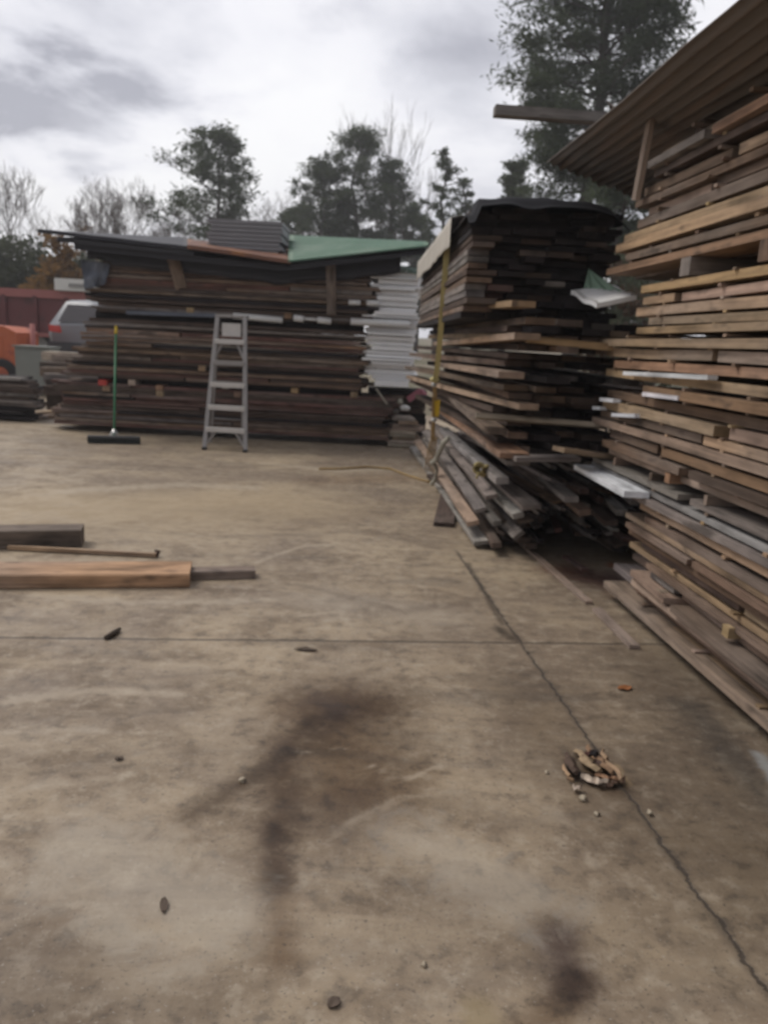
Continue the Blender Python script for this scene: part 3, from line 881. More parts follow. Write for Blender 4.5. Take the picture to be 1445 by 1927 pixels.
WHERE = {'right': 'tall open stack at right', 'top tier': 'black-tarped top tier', 'middle tier': 'splayed middle tier',
         'ground pile': 'loose pile on the concrete', 'back stack': 'long stack behind the ladder', 'left heap': 'low heap by the grey cabinet', 'gap heap': 'gap beside the white panels'}
GROUP = {'right': 'boards of the tall stack at right', 'top tier': 'boards of the black-tarped top tier', 'middle tier': 'boards of the splayed middle tier',
         'ground pile': 'boards of the loose ground pile', 'back stack': 'boards of the long stack at the back', 'left heap': 'boards of the low left heap', 'gap heap': 'boards in the gap by the white panels'}
tiers = {}
for i in CHOSEN: tiers.setdefault(BD[i]['tier'], []).append(i)
for tname, ids in tiers.items():
    if tname in ('right', 'back stack', 'left heap', 'gap heap'):
        ids.sort(key=lambda i: -BD[i]['p0'].z * .5 - BD[i]['p1'].z * .5)
        for n_, i in enumerate(ids):
            BD[i]['label'] = f"{BD[i]['tone']} board showing {ordw(n_ + 1)} from the top, {WHERE[tname]}"
    elif tname == 'top tier':
        rows = {}
        for i in ids: rows.setdefault(BD[i]['row'], []).append(i)
        for rn_, r in enumerate(sorted(rows, reverse=True)):
            for c_, i in enumerate(sorted(rows[r], key=lambda i: BD[i]['px'][0])):
                BD[i]['label'] = f"{BD[i]['tone']} board end, {ordw(rn_ + 1)} row down, {ordw(c_ + 1)} from left, {WHERE[tname]}"
    else:
        ids.sort(key=lambda i: BD[i]['px'][0])
        for n_, i in enumerate(ids):
            BD[i]['label'] = f"{BD[i]['tone']} board showing {ordw(n_ + 1)} from the left, {WHERE[tname]}"
for i in CHOSEN:
    b = BD[i]; mb = MB(); mb.beam(b['p0'], b['p1'], b['w'], b['t'], b['tint'], **b['kw'])
    tag(mb.build("board", WOOD, None, (b['p0'] + b['p1']) / 2), b['label'], "board", GROUP[b['tier']])

# ------------------------------------------------------------------ spacer sticks of the tall stack (largest in view first)
def single(name, mat, label, cat, fn, origin, group=None, parent=None):
    mb = MB(); fn(mb); o = mb.build(name, mat, parent, origin)
    if parent is None: tag(o, label, cat, group)
    elif label: o["label"] = label
    return o
vis = []
for (s, z, gp, out) in sticks_r:
    p = rpos(s, 0, z + gp / 2); x_, y_, d_ = proj(p)
    if -10 < x_ < 1455 and 100 < y_ < 1420: vis.append((p, s, z, gp, out, x_, y_))
vis.sort(key=lambda t: t[2] * -1000 + t[1])
for n_, (p, s, z, gp, out, x_, y_) in enumerate(vis):
    tn = RND.choice(['tan', 'yellowish tan', 'pinkish beige', 'brown', 'brown'])
    a = rpos(s, -.005 - out, z + gp / 2); b = rpos(s + RND.uniform(-.03, .03), 1.9, z + gp / 2)
    single("spacer_stick", WOOD, f"small {tn} spacer stick end, {ordw(n_ + 1)} counted down the gaps of the tall right stack", "spacer stick",
           lambda m_: m_.beam(a, b, .032, gp - .003, tint_of(tn), nseg=2), (a + b) / 2, "spacer sticks between the layers of the tall stack")
# bunk blocks in the wide gap
for n_, (qx, tn) in enumerate(((1292, 'grey'), (1440, 'brown'))):
    p = PL(qx, 500, RA, RB); zb0 = z0b
    s = (p - RB).dot(rd)
    a = rpos(s, -.01, zb0 + .047); b = rpos(s, 1.05, zb0 + .047)
    single("bunk_block", WOOD, ["thick grey bunk block in the wide dark gap of the right stack", "thick brown bunk block in the wide gap, cut by photo edge"][n_], "bunk block",
           lambda m_: m_.beam(a, b, .11, .09, tint_of(tn), nseg=2), (a + b) / 2, "bunk blocks in the wide gap of the right stack")
for n_, q in enumerate(((1265, 900, 'orange-brown', .03), (1376, 1188, 'yellowish tan', .05), (1246, 1120, 'tan', .02))):
    p = PL(q[0], q[1], RA, RB)
    single("wood_block", WOOD, ["orange wood block wedged under the light grey boards of the right stack", "yellow wood block end low on the right stack face",
           "small tan block at the far foot of the right stack"][n_], "wood block",
           lambda m_: m_.beam(p - rn * .03, p + rn * .3, .055, .05, tint_of(q[2]), nseg=1), p, "loose blocks in the right stack")
# prop under the roof sheet
pr0, pr1 = PL(1208, 378, RA, RB) - rn * .04, PL(1240, 212, RA, RB) - rn * .04
single("prop_board", WOOD, "pale upright board propping the brown roof sheet over the right stack", "board",
       lambda m_: m_.beam(pr0, pr1, .03, .075, tint_of('pinkish beige'), nseg=2), pr0)

# roof sheet over the right stack
ZR = 2.85
F0, F1 = V((1.09, 6.25, 2.88)), V((1.36, .4, 2.82))
I0, I1 = V((2.2, 6.45, 2.60)), V((2.75, .4, 2.66))
def roof_fn(u, v):
    p = (F0 * (1 - v) + F1 * v) * (1 - u) + (I0 * (1 - v) + I1 * v) * u
    p.z += .014 * sin(u * 17 * 2 * pi) - .04 * sin(pi * v) + .02 * mnoise.noise(V((u * 3, v * 6, 1)))
    p.y += (1 - v) * .12 * mnoise.noise(V((u * 9, 3, 2)))
    return p
mb = MB(); mb.sheet(roof_fn, 136, 14, .006)
tag(mb.build("roof_sheet", M['roof'], None, F0), "brown corrugated metal sheet roofing the tall right stack", "roof sheet")
def roof_fn2(u, v):
    p = roof_fn(u, v); q = p + V((.10, 0, .075 + .02 * u)); q.y = min(q.y, 5.0 + .1 * sin(u * 20)); return q
mb = MB(); mb.sheet(roof_fn2, 136, 10, .006)
tag(mb.build("roof_sheet", M['roof'], None, F1), "upper brown corrugated sheet lying on the roof of the right stack", "roof sheet")
# purlins under the sheet
for n_, s in enumerate((.45, 1.6)):
    a = rpos(s, .10, rz_top + .03); b = rpos(s, 1.15, rz_top - .0)
    single("roof_bearer", WOOD, ["brown bearer under the brown roof sheet, nearer the camera", "brown bearer under the brown roof sheet, nearer the prop board"][n_], "bearer",
           lambda m_: m_.beam(a, b, .08, .05, tint_of('dark brown'), nseg=2), (a + b) / 2, "bearers under the roof sheet")
# beam lying across the roof sheet, sticking out to the left
b0 = YP(930, 209, 5.35); b1 = b0 + V((1.5, .1, .01)); b1.z = b0.z
single("squared_timber", WOOD, "grey timber beam lying on the brown roof and jutting over the yard", "beam",
       lambda m_: m_.beam(b0, b1, .09, .06, tint_of('grey'), nseg=4), (b0 + b1) / 2)

# ------------------------------------------------------------------ covers on the middle stack
def tarp_black(u, v):
    s = -.20 + v * 1.55                       # along the stack
    x = -.04 + u * 1.08
    p = A3 + n3 * x + d3 * s
    z = z_t3 + .015 + .05 * sin(pi * u) * (.6 + .4 * sin(v * 5)) + .018 * mnoise.noise(V((u * 6, v * 5, 4)))
    if v < .09: z -= (.09 - v) / .09 * (.07 + .02 * mnoise.noise(V((u * 4, 0, 9)))); p -= d3 * .02
    if u < .06: z -= .10
    if u > .9: z -= (u - .9) * .9
    return V((p.x, p.y, z))
mb = MB(); mb.sheet(tarp_black, 28, 44, .006)
tag(mb.build("black_tarp", M['black_tarp'], None, A3 + V((0, 0, z_t3))), "black tarp draped over the near top of the middle stack", "tarp")
def tarp_beige(u, v):
    s = .75 + v * 3.4
    p = A3 + d3 * s
    if u < .5:
        k = u / .5
        q = p - n3 * (.055 + .012 * sin(v * 9)); z = z_t3 - .19 + .20 * k + .03 * mnoise.noise(V((v * 8, k, 2))) * (1 - k)
    else:
        k = (u - .5) / .5
        q = p + n3 * (-.055 + .6 * k); z = z_t3 + .02 + .03 * sin(pi * k) + .07 * k
    return V((q.x, q.y, z + .012 * mnoise.noise(V((u * 5, v * 9, 7)))))
mb = MB(); mb.sheet(tarp_beige, 16, 30, .005, nrm=V((.7, 0, -.7)))
tag(mb.build("beige_tarp", M['beige_tarp'], None, A3 + d3 * 2.5 + V((0, 0, z_t3))), "beige tarp folded over the left top edge of the middle stack", "tarp")

# white sheet and green sheet lying beside the top tier
wq = [YP(1074, 546, 5.5), YP(1122, 572, 5.1), YP(1198, 556, 5.15), YP(1150, 536, 5.6)]
wz = 1.80
WTH = .03
def wsh(u, v):
    a = wq[0] * (1 - u) + wq[1] * u; b = wq[3] * (1 - u) + wq[2] * u
    p = a * (1 - v) + b * v; return V((p.x, p.y, p.z + .008 * sin(u * 9)))
mb = MB(); mb.sheet(wsh, 8, 8, .03)
tag(mb.build("white_sheet", M['white_sheet'], None, wq[0]), "white panel lying under the green scrap between middle and right stacks", "panel")
ga, gb, gc = YP(1106, 508, 5.62), YP(1172, 546, 5.36), YP(1098, 542, 5.50)
def gsh(u, v):
    p = (ga * (1 - v) + (gc * (1 - u) + gb * u) * v); return V((p.x, p.y, p.z + .012 * sin(u * 18)))
M['pale_green'] = plain('pale_green_sheet', (.20, .29, .22), .5, 0, .25, 3)
mb = MB(); mb.sheet(gsh, 18, 6, .006)
tag(mb.build("green_sheet", M['pale_green'], None, ga), "small green metal scrap standing on the white panel", "metal sheet")

# ------------------------------------------------------------------ yellow strap, ropes
def ribbon(mb, pts, wd, axis=V((0.25, 1, 0)), th=.004):
    axis = axis.normalized(); pts = [V(p) for p in pts]
    def fn(u, v):
        f = v * (len(pts) - 1); i = min(int(f), len(pts) - 2); p = pts[i].lerp(pts[i + 1], f - i)
        return p + axis * ((u - .5) * wd)
    mb.sheet(fn, 2, (len(pts) - 1) * 4, th, nrm=V((-.9, .2, 0)))
axs = V((1, -.15, 0))
def YY(px, py): # the strap leaves the top edge and slants back a little as it drops
    t = (py - 470) / 440.0; return YP(px, py, 6.85 + 1.1 * max(0, t) ** 1.3)
st = empty("tie_down_strap", YY(828, 700), "long yellow tie-down strap hanging down the left side of the middle stack", "strap")
mb = MB(); ribbon(mb, [YY(846, 440), YY(841, 470), YY(834, 560), YY(828, 640), YY(822, 700), YY(819, 716)], .045, axs); mb.build("webbing", M['webbing'], st, YY(830, 600))
mb = MB(); ribbon(mb, [YY(822, 752), YY(819, 784)], .066, axs); mb.build("webbing", M['webbing_bright'], st, YY(820, 770))
mb = MB(); ribbon(mb, [YY(818, 728), YY(819, 754)], .035, axs); ribbon(mb, [YY(816, 786), YY(814, 830)], .035, axs)
mb.beam(YY(815, 745), YY(815, 820), .02, .012, nseg=2)
for k_ in range(4): mb.tube([YY(812 + 3 * k_, 824), YY(803 + 5 * k_, 858), YY(800 + 5 * k_, 884 + 2 * k_)], .007, 5)
mb.build("lashing", M['cord'], st, YY(815, 800))
mb = MB(); mb.tube([YY(812, 712), YY(817, 718), YY(826, 713)], .022, 7); mb.build("knot", M['webbing'], st, YY(817, 714))
for (a_, b_) in ((816, 724), (816, 790)):
    mb = MB(); c_ = YY(a_, b_); mb.lump(c_ + V((0, -.02, 0)), (.055, .03, .05), seed=a_); mb.build("buckle", M['steel'], st, c_)
rp = [YY(848, 822), YY(838, 832), YY(829, 850), YY(823, 864), YY(816, 869), YY(822, 876), YY(825, 884), YY(822, 898), YY(815, 910)]
rp = [p - V((.02, .06, 0)) for p in rp]
single("white_rope", M['rope'], "frayed whitish rope end hanging over the loose ground pile", "rope",
       lambda m_: m_.tube(rp, [.024, .028, .026, .028, .032, .026, .020, .018, .026], 7), rp[4])
cp = [G(600, 884), G(640, 884), G(690, 880), G(735, 884), G(760, 894), G(790, 904), G(812, 910)]
cp = [p + V((0, 0, .012)) for p in cp]
single("yellow_line", M['cord'], "thin yellowish cord lying on the concrete near the ground pile", "cord", lambda m_: m_.tube(cp, .013, 6), cp[3])
M['rope_yellow'] = plain('dirty_yellow_rope', (.34, .28, .13), .9, 0, .3, 20)
wr = YP(905, 881, 5.80)
def wrapf(m_):
    for k_ in range(5):
        m_.tube([wr + V((.036 * cos(t) + .010 * (k_ - 2), -.01 + .014 * k_, .040 * sin(t) - .006 * k_)) for t in [i * 2 * pi / 10 for i in range(11)]], .013, 6)
    m_.tube([wr + V((-.02, -.03, -.03)), wr + V((-.035, -.04, -.075))], .010, 5)
    m_.tube([wr + V((.02, -.04, .02)), wr + V((.05, -.05, .03))], .012, 5)
single("yellow_wrap", M['rope_yellow'], "yellow strap wound round a board end in the loose ground pile", "strap", wrapf, wr)

# ------------------------------------------------------------------ back stack: sheets, props, blocks, pipes
YF = YB - .02
def sheet_from(px4, ys, name, mat, label, cat, corr=0, amp=.012, th=.008, nu=24, nv=8):
    q = [YP(p[0], p[1], y) for p, y in zip(px4, ys)]     # front-left, front-right, back-right, back-left
    def fn(u, v):
        p = (q[0] * (1 - u) + q[1] * u) * (1 - v) + (q[3] * (1 - u) + q[2] * u) * v
        return V((p.x, p.y, p.z + (amp * sin(u * corr * 2 * pi) if corr else .006 * mnoise.noise(p * 3))))
    mb = MB(); mb.sheet(fn, nu if not corr else corr * 8, nv, th)
    return tag(mb.build(name, mat, None, q[0]), label, cat)
sheet_from([(72, 431), (356, 463), (352, 447), (140, 436)], [10.75, 10.8, 12.4, 12.4], "dark_sheet", M['navy'], "topmost long dark sheet overhanging the left top of the back stack", "roof sheet", 0, th=.05)
sheet_from([(108, 446), (365, 472), (360, 460), (150, 446)], [10.82, 10.84, 12.3, 12.3], "dark_sheet", M['navy_grey'], "dark grey sheet right under the topmost long dark sheet", "roof sheet", 0, th=.06)
sheet_from([(140, 458), (540, 499), (540, 470), (160, 452)], [10.9, 10.9, 12.2, 12.2], "dark_sheet", M['navy'], "lowest dark sheet at the top left of the back stack", "roof sheet", 0, th=.08)
sheet_from([(353, 460), (548, 489), (545, 470), (353, 450)], [10.72, 10.72, 12.3, 12.3], "rusty_sheet", M['rust'], "rusty orange-edged metal sheet on the middle of the back stack", "roof sheet", 0, th=.05)
def gsheet(u, v):
    q = [YP(542, 490, 10.70), YP(806, 461, 10.74), YP(800, 458, 12.3), YP(545, 444, 12.7)]
    p = (q[0] * (1 - u) + q[1] * u) * (1 - v) + (q[3] * (1 - u) + q[2] * u) * v
    return V((p.x, p.y, p.z + .034 * (abs(sin(v * 8 * pi)) ** 10) + .003 * mnoise.noise(p * 2)))
mb = MB(); mb.sheet(gsheet, 24, 70, .022)
tag(mb.build("green_sheet", M['green_sheet'], None, YP(542, 490, 10.7)), "large sloping green ribbed sheet on the right of the back stack", "roof sheet")
sheet_from([(545, 500), (800, 470), (800, 466), (545, 470)], [10.8, 10.85, 12.3, 12.4], "dark_sheet", M['navy'], "dark underlay sheet beneath the large green sheet", "roof sheet", 0, th=.06)
# thin dark strip hanging under the sheets' front edge
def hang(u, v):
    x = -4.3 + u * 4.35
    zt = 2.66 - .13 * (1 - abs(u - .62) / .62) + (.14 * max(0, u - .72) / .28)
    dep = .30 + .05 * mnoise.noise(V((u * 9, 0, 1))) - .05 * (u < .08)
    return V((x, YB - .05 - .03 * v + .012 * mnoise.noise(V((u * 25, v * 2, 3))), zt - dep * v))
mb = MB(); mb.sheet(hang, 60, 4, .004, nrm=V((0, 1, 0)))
tag(mb.build("dark_strip", M['navy'], None, V((-2.3, YB, 2.5))), "dark strip hanging under the sheets along the back stack top", "tarp")
# bundle of dark sheets on top
M['bundle_grey'] = plain('mid_grey_sheet', (.21, .21, .225), .5, 0, .4, 4, (.3, 3, 6))
bq = empty("metal_sheet_bundle", YP(460, 470, 11.4), "bundle of dark grey metal sheets on top of the back stack", "sheet bundle")
for k_ in range(8):
    a = YP(392 + RND.uniform(-6, 6), 470 - 8 * k_, 11.4); b = YP(526 + RND.uniform(-4, 6), 477 - 8 * k_, 11.4)
    mb = MB(); mb.beam(a + V((0, .4, 0)), b + V((0, .4, 0)), .8, .046, tint_of('grey'), nseg=3)
    mb.build("sheet", M['bundle_grey'], bq, (a + b) / 2)
# prop planks
for n_, (q0, q1, yw, tn, wd) in enumerate((((321, 466), (342, 543), 11.1, 'brown', .17), ((622, 487), (624, 592), 11.05, 'brown', .13))):
    a, b = YP(*q0, yw - .02), YP(*q1, yw + .02)
    single("prop_plank", WOOD, ["brown plank slanting down the front of the back stack's top left", "narrow brown plank hanging upright below the green sheet"][n_], "plank",
           lambda m_: m_.beam(a, b, wd, .03, tint_of(tn), nseg=2), a, "planks hanging on the back stack front")
BLK = [(358, 584, 'yellowish tan', "yellow block end left of the ladder top"), (542, 594, 'orange-brown', "orange-brown block end right of the white pipe"),
       (380, 693, 'tan', "tan block end left of the ladder's middle"), (300, 730, 'orange-brown', "upper orange block end between broom and ladder"), (301, 741, 'yellowish tan', "lower yellow block end between broom and ladder"),
       (248, 720, 'pale', "pale block end just right of the broom handle"), (200, 731, 'tan', "tan block end just left of the broom handle"),
       (447, 743, 'orange-brown', "orange block end seen through the ladder steps"), (554, 735, 'yellowish tan', "yellow block end right of the ladder, midway along"), (666, 743, 'yellowish tan', "yellow block end near the right end of the stack"),
       (424, 727, 'pale', "small pale block end behind the ladder's middle step")]
for (x_, y_, tn, lb) in BLK:
    p = YP(x_, y_, YB - .05)
    single("spacer_block", WOOD, f"{lb}, back stack", "spacer block", lambda m_: m_.beam(p, p + V((0, .6, 0)), .10, .075, tint_of(tn), nseg=1), p, "spacer blocks in the back stack")
p = YP(193, 720, YB - .06)
single("spacer_block", M['red'], "red-ended block left of the broom handle, back stack", "spacer block", lambda m_: m_.beam(p, p + V((0, .5, 0)), .12, .08, nseg=1), p, "spacer blocks in the back stack")
PIPES = [(440, 594, 532, 603, .042, "long white pipe in the back stack, right of the ladder top"), (553, 598, 572, 601, .045, "short white pipe end right of the orange-brown block"),
         (598, 602, 623, 605, .045, "white pipe stub below the hanging upright plank"), (572, 600, 600, 602, .018, "thin white pipe linking two white stubs"),
         (660, 605, 770, 611, .048, "white pipe lying along under the white panels' middle"), (656, 569, 678, 570, .035, "white pipe stub left of the white panels, upper one"), (690, 570, 712, 571, .04, "white pipe stub touching the upper white panels")]
for (x0, y0, x1, y1, r_, lb) in PIPES:
    a, b = YP(x0, y0, YB - .04), YP(x1, y1, YB - .04)
    single("white_pipe", M['white_plastic'], lb, "pipe", lambda m_: m_.tube([a, b], r_, 10, smooth=True), (a + b) / 2, "white pipes in the back stack")
a, b = YP(240, 588, YB - .03), YP(408, 594, YB - .03)
single("grey_strip", M['blue_tarp'], "blue-grey plastic strip between layers, left of the ladder top", "strip", lambda m_: m_.beam(a, b, .1, .05, nseg=3), a)
def btp(u, v):
    a = YP(152 + 55 * u, 488 + 8 * u, YB - .1 + .08 * sin(u * 7)); b = YP(160 + 45 * u * (1 - .2 * v), 546 - 10 * u, YB - .12 + .05 * sin(u * 9 + 1))
    p = a.lerp(b, v); return p + V((0, .05 * mnoise.noise(V((u * 5, v * 4, 1))), 0))
mb = MB(); mb.sheet(btp, 12, 8, .005, nrm=V((0, 1, 0)))
tag(mb.build("blue_tarp", M['blue_tarp'], None, YP(175, 515, YB)), "crumpled blue-grey tarp at the upper left end of the back stack", "tarp")

# white panels seen end-on
z = .88; n_ = 0; wl = []
while z < 2.44:
    th = RND.choice([.022, .028, .034, .046, .06])
    if z < .96: th = .085
    l = -.36 + RND.uniform(-.11, .10) + (.10 if z > 2.05 else 0) + (.05 if z < 1.05 else 0); r = .36 + RND.uniform(-.10, .06) - (.05 if z < 1.0 else 0)
    wl.append((z, th, l, r)); z += th + RND.uniform(.004, .014)
for n_, (z, th, l, r) in enumerate(reversed(wl)):
    c = V(((l + r) / 2, YB + .02 + RND.uniform(-.06, .08), z + th / 2)); L_ = 2.6
    def pf(m_):
        m_.beam(c, c + V((.02, L_, 0)), r - l, th, nseg=3, ch=min(.006, th * .3))
    single("white_sheet", M['white_sheet'], f"white panel, {ordw(n_ + 1)} from the top of the white pile right of the back stack", "sheet", pf, c, "white panels piled at the back stack's right end")
a = YP(735, 497, 11.1); 
def gsc(u, v):
    p = YP(742 + 48 * u, 499 + 5 * u + 12 * v * u, 11.15 + .8 * (1 - v)); return p + V((0, 0, .006 * sin(u * 30)))
mb = MB(); mb.sheet(gsc, 20, 4, .01)
tag(mb.build("green_sheet", M['green_sheet'], None, a), "small green metal sheet on top of the white panel pile", "metal sheet")

# junk in the gap between the stacks
def junk(m_):
    a, b, c = YP(768, 752, 11.3), YP(792, 735, 11.25), YP(800, 745, 11.2)
    m_.beam(a, b, .05, .09, nseg=2); m_.beam(b, c, .05, .06, nseg=1)
single("pink_plastic", M['pink'], "bent pink plastic piece in the gap above the pale short boards", "scrap", junk, YP(780, 745, 11.25))
for n_, (q, lb) in enumerate((((762, 768), "white crumpled scrap on top of the pale short boards"), ((753, 756), "small grey scrap above the white crumpled scrap"))):
    c = YP(*q, 11.25)
    single("plastic_scrap", M['rope' if n_ else 'white_plastic'], lb, "scrap", lambda m_: m_.lump(c, (.16 - .06 * n_, .12, .08), seed=n_ + 3, amp=.6), c, "scraps in the gap between stacks")
a, b = YP(708, 732, 11.1), YP(728, 760, 11.12)
single("grey_scrap", M['rope'], "grey slanting scrap hanging below the white panels", "scrap", lambda m_: m_.beam(a, b, .12, .02, nseg=2), a)

# ------------------------------------------------------------------ ladder
lf, rf = G(385, 846), G(462, 851)
lt, rt = YP(410, 596, 10.48), YP(461, 598, 10.46)
lad = empty("step_ladder", (lf + rf) / 2, "aluminium step ladder standing open before the back stack", "ladder")
def along(a, b, t): return a.lerp(b, t)
for (a, b) in ((lf, lt), (rf, rt)):
    mb = MB(); mb.beam(a + V((0, 0, .02)), b, .056, .035, roll=0, nseg=3, ch=.004); r_ = mb.build("rail", M['alu'], lad, a)
    mb = MB(); mb.box(a + V((0, 0, .018)), (.05, .09, .036)); mb.build("foot", M['rubber'], r_, a)
    r_.children[0].location = V((0, 0, 0))
for k_, t in enumerate((.165, .33, .50, .665, .825)):
    a, b = along(lf, lt, t), along(rf, rt, t)
    mb = MB(); mb.beam(a, b, .085, .022, nseg=1, ch=.003); mb.beam(a + V((0, -.05, -.02)), b + V((0, -.05, -.02)), .008, .055, nseg=1)
    mb.build("step", M['step'] if k_ != 3 else M['alu'], lad, (a + b) / 2)
mb = MB(); mb.beam(lt + V((-.03, .05, .01)), rt + V((.03, .05, .01)), .14, .035, nseg=1, ch=.005); mb.build("top_cap", M['alu'], lad, (lt + rt) / 2)
for (t0, t1, s_) in ((.02, .165, 1), (.665, .825, 1)):
    for (A_, B_, C_, D_) in ((lf, lt, rf, rt), (rf, rt, lf, lt)):
        p = along(A_, B_, t0 + .01); q = along(along(A_, B_, t1), along(C_, D_, t1), .27)
        mb = MB(); mb.beam(p, q - V((0, 0, .02)), .03, .03, nseg=1); mb.build("brace", M['alu'], lad, p)
a, b = along(lf, lt, .87), along(rf, rt, .87); c_ = (a + b) / 2
mb = MB(); mb.box(c_ + V((0, .06, .06)), (.25, .012, .17), rot=-.02); mb.build("pail_shelf", M['step'], lad, c_)
lr0, rr0 = lf + V((-.08, .72, .0)), rf + V((-.19, .72, .0))
for (a, b) in ((lr0, lt), (rr0, rt)):
    mb = MB(); mb.beam(a, b + V((0, .09, 0)), .024, .045, nseg=2); mb.build("rear_rail", M['alu'], lad, a)
for t in (.2, .5, .8):
    a, b = along(lr0, lt, t), along(rr0, rt, t)
    mb = MB(); mb.tube([a + V((0, .05 * t, 0)), b + V((0, .05 * t, 0))], .012, 6); mb.build("rear_bar", M['alu'], lad, a)

# ------------------------------------------------------------------ push broom
h0, h1 = G(213, 828), YP(219, 614, 11.08)
br = empty("push_broom", h0, "push broom with green handle and yellow tip leaning on back stack", "broom")
e0, e1 = G(166, 834), G(264, 836)
hc = (e0 + e1) / 2 + V((0, 0, .11))
mb = MB(); mb.tube([hc, hc.lerp(h1, .93)], .016, 9); mb.build("handle", M['green_paint'], br, hc)
mb = MB(); mb.tube([hc.lerp(h1, .925), h1], [.022, .019], 9); mb.build("grip_tip", M['yellow_plastic'], br, h1)
e0, e1 = G(166, 834), G(264, 836)
mb = MB(); mb.beam(e0 + V((0, 0, .088)), e1 + V((0, 0, .088)), .07, .035, nseg=2, ch=.006); mb.build("brush_block", M['car_dark'], br, hc)
mb = MB()
for i in range(46):
    for j in range(3):
        f = (i + .5) / 46; p = e0.lerp(e1, f) + V((0, -.022 + .022 * j, .07)); q = p + V((RND.uniform(-.012, .012), RND.uniform(-.014, .014), -.068))
        mb.beam(p, q, .016, .014, nseg=1)
mb.build("bristles", M['bristle'], br, hc)
mb = MB(); mb.tube([hc + V((0, 0, -.035)), hc + (h1 - hc) * .05], .026, 8)
mb.beam(hc + V((-.07, 0, -.03)), hc.lerp(h1, .07), .012, .006, nseg=1); mb.beam(hc + V((.07, 0, -.03)), hc.lerp(h1, .07), .012, .006, nseg=1)
mb.build("socket_brace", M['steel'], br, hc)

# ------------------------------------------------------------------ timbers on the concrete in front
def gbeam(name, label, p_far, left_ext, wd, th, tone, zb_=0.0, ch=.006, **kw):
    a, b = p_far, left_ext
    single(name, WOOD, label, "beam" if th > .06 else "board", lambda m_: m_.beam(a + V((0, 0, zb_ + th / 2)), b + V((0, 0, zb_ + th / 2)), wd, th, tint_of(tone), ch=ch, **kw), (a + b) / 2)
n0 = G(357, 1106); n1 = G(0, 1109)
dr = (n1 - n0).normalized(); side = V((-dr.y, dr.x, 0)); side = side if side.y > 0 else -side
PAL['warm'] = (.34, .215, .13); PAL['brown-grey'] = (.15, .118, .098)
gbeam("squared_timber", "thick warm tan squared timber lying on the concrete at left", n0 + side * .14, n0 + side * .14 + dr * 3.2, .28, .085, 'warm', ch=.008)
m0 = G(152, 1031); m1 = G(0, 1034); dm = (m1 - m0).normalized()
gbeam("squared_timber", "dark brown-grey weathered timber behind the thick warm tan one", m0 + side * .10, m0 + side * .10 + dm * 3.0, .19, .125, 'brown-grey', ch=.006)
k0 = G(480, 1090); k1 = G(360, 1093); dk_ = (k1 - k0).normalized()
gbeam("plank", "brown-grey weathered plank running under the thick tan timber", k0 + side * .06, k0 + side * .06 + dk_ * 1.25 , .11, .055, 'brown-grey', ch=.004)
s0 = G(293, 1051, .0); s1 = G(150, 1047, .0)
single("thin_stick", WOOD, "thin tan stick between the two big timbers", "stick", lambda m_: m_.beam(s0 + V((0, .02, .02)), s1 + V((-.5, .06, .02)), .03, .025, tint_of('tan')), s0)
st_ = s0 + V((-.01, .03, 0))
single("wood_stub", WOOD, "small dark stub standing at the end of the thin stick", "stick", lambda m_: m_.beam(st_ + V((0, 0, .0)), st_ + V((.012, .02, .045)), .028, .025, tint_of('dark brown'), nseg=1), st_)
# plank end poking from the pile, strips on the ground
a, b = G(834, 992), G(850, 940)
single("plank", WOOD, "short dark plank flat on the concrete left of the ground pile", "board", lambda m_: m_.beam(a + V((0, 0, .02)), b + V((.02, .5, .02)), .17, .035, tint_of('dark brown')), a)
a, b = G(1108, 1138), G(992, 1036)
single("wood_strip", WOOD, "long pale brownish wood strip on the ground below the loose pile", "wood strip", lambda m_: m_.beam(a + V((0, 0, .012)), b + V((-.02, .2, .012)), .045, .02, tint_of('pinkish beige')), a)
a, b = G(1193, 1222), G(1122, 1150)
single("wood_strip", WOOD, "pale brownish wood strip on the ground at the right stack's far foot", "wood strip", lambda m_: m_.beam(a + V((0, 0, .012)), b + V((0, 0, .012)), .055, .02, tint_of('pinkish beige')), a)
a, b = G(1062, 1050), G(1100, 1075)
single("wood_strip", WOOD, "short reddish wood strip on the red-brown dirt patch", "wood strip", lambda m_: m_.beam(a + V((0, 0, .012)), b + V((0, 0, .012)), .05, .02, tint_of('reddish')), a)

# wood debris in the broken joint
DB = [((1066, 1424), (1080, 1474), .045, .014, 'dark brown', "dark curved splinter at the left end of the broken joint", .9), ((1082, 1420), (1126, 1464), .055, .014, 'tan', "wide tan splinter lying across the broken joint", .5),
      ((1100, 1412), (1152, 1472), .030, .018, 'orange-brown', "long orange-brown splinter crossing the broken joint", .7), ((1092, 1468), (1142, 1484), .045, .016, 'pale', "pale flake along the near edge of the broken joint", .3),
      ((1128, 1418), (1168, 1486), .026, .014, 'tan', "thin tan splinter at the right of the broken joint", .8), ((1104, 1446), (1136, 1452), .035, .020, 'dark brown', "dark stubby splinter in the middle of the broken joint", .4),
      ((1076, 1487), (1092, 1491), .028, .010, 'pale', "small pale flake just in front of the broken joint", .3), ((1140, 1484), (1176, 1474), .022, .012, 'brown', "brown sliver at the right tip of the broken joint", .2),
      ((1090, 1436), (1112, 1430), .022, .016, 'reddish', "reddish sliver at the far edge of the broken joint", .6), ((1118, 1466), (1162, 1478), .020, .012, 'orange-brown', "thin orange-brown sliver near the right tip of the broken joint", .5),
      ((1060, 1446), (1070, 1478), .018, .010, 'tan', "narrow tan sliver outermost at the left of the broken joint", .2), ((1108, 1426), (1120, 1440), .030, .022, 'blackened', "blackened chunk near the far edge of the broken joint", .9)]
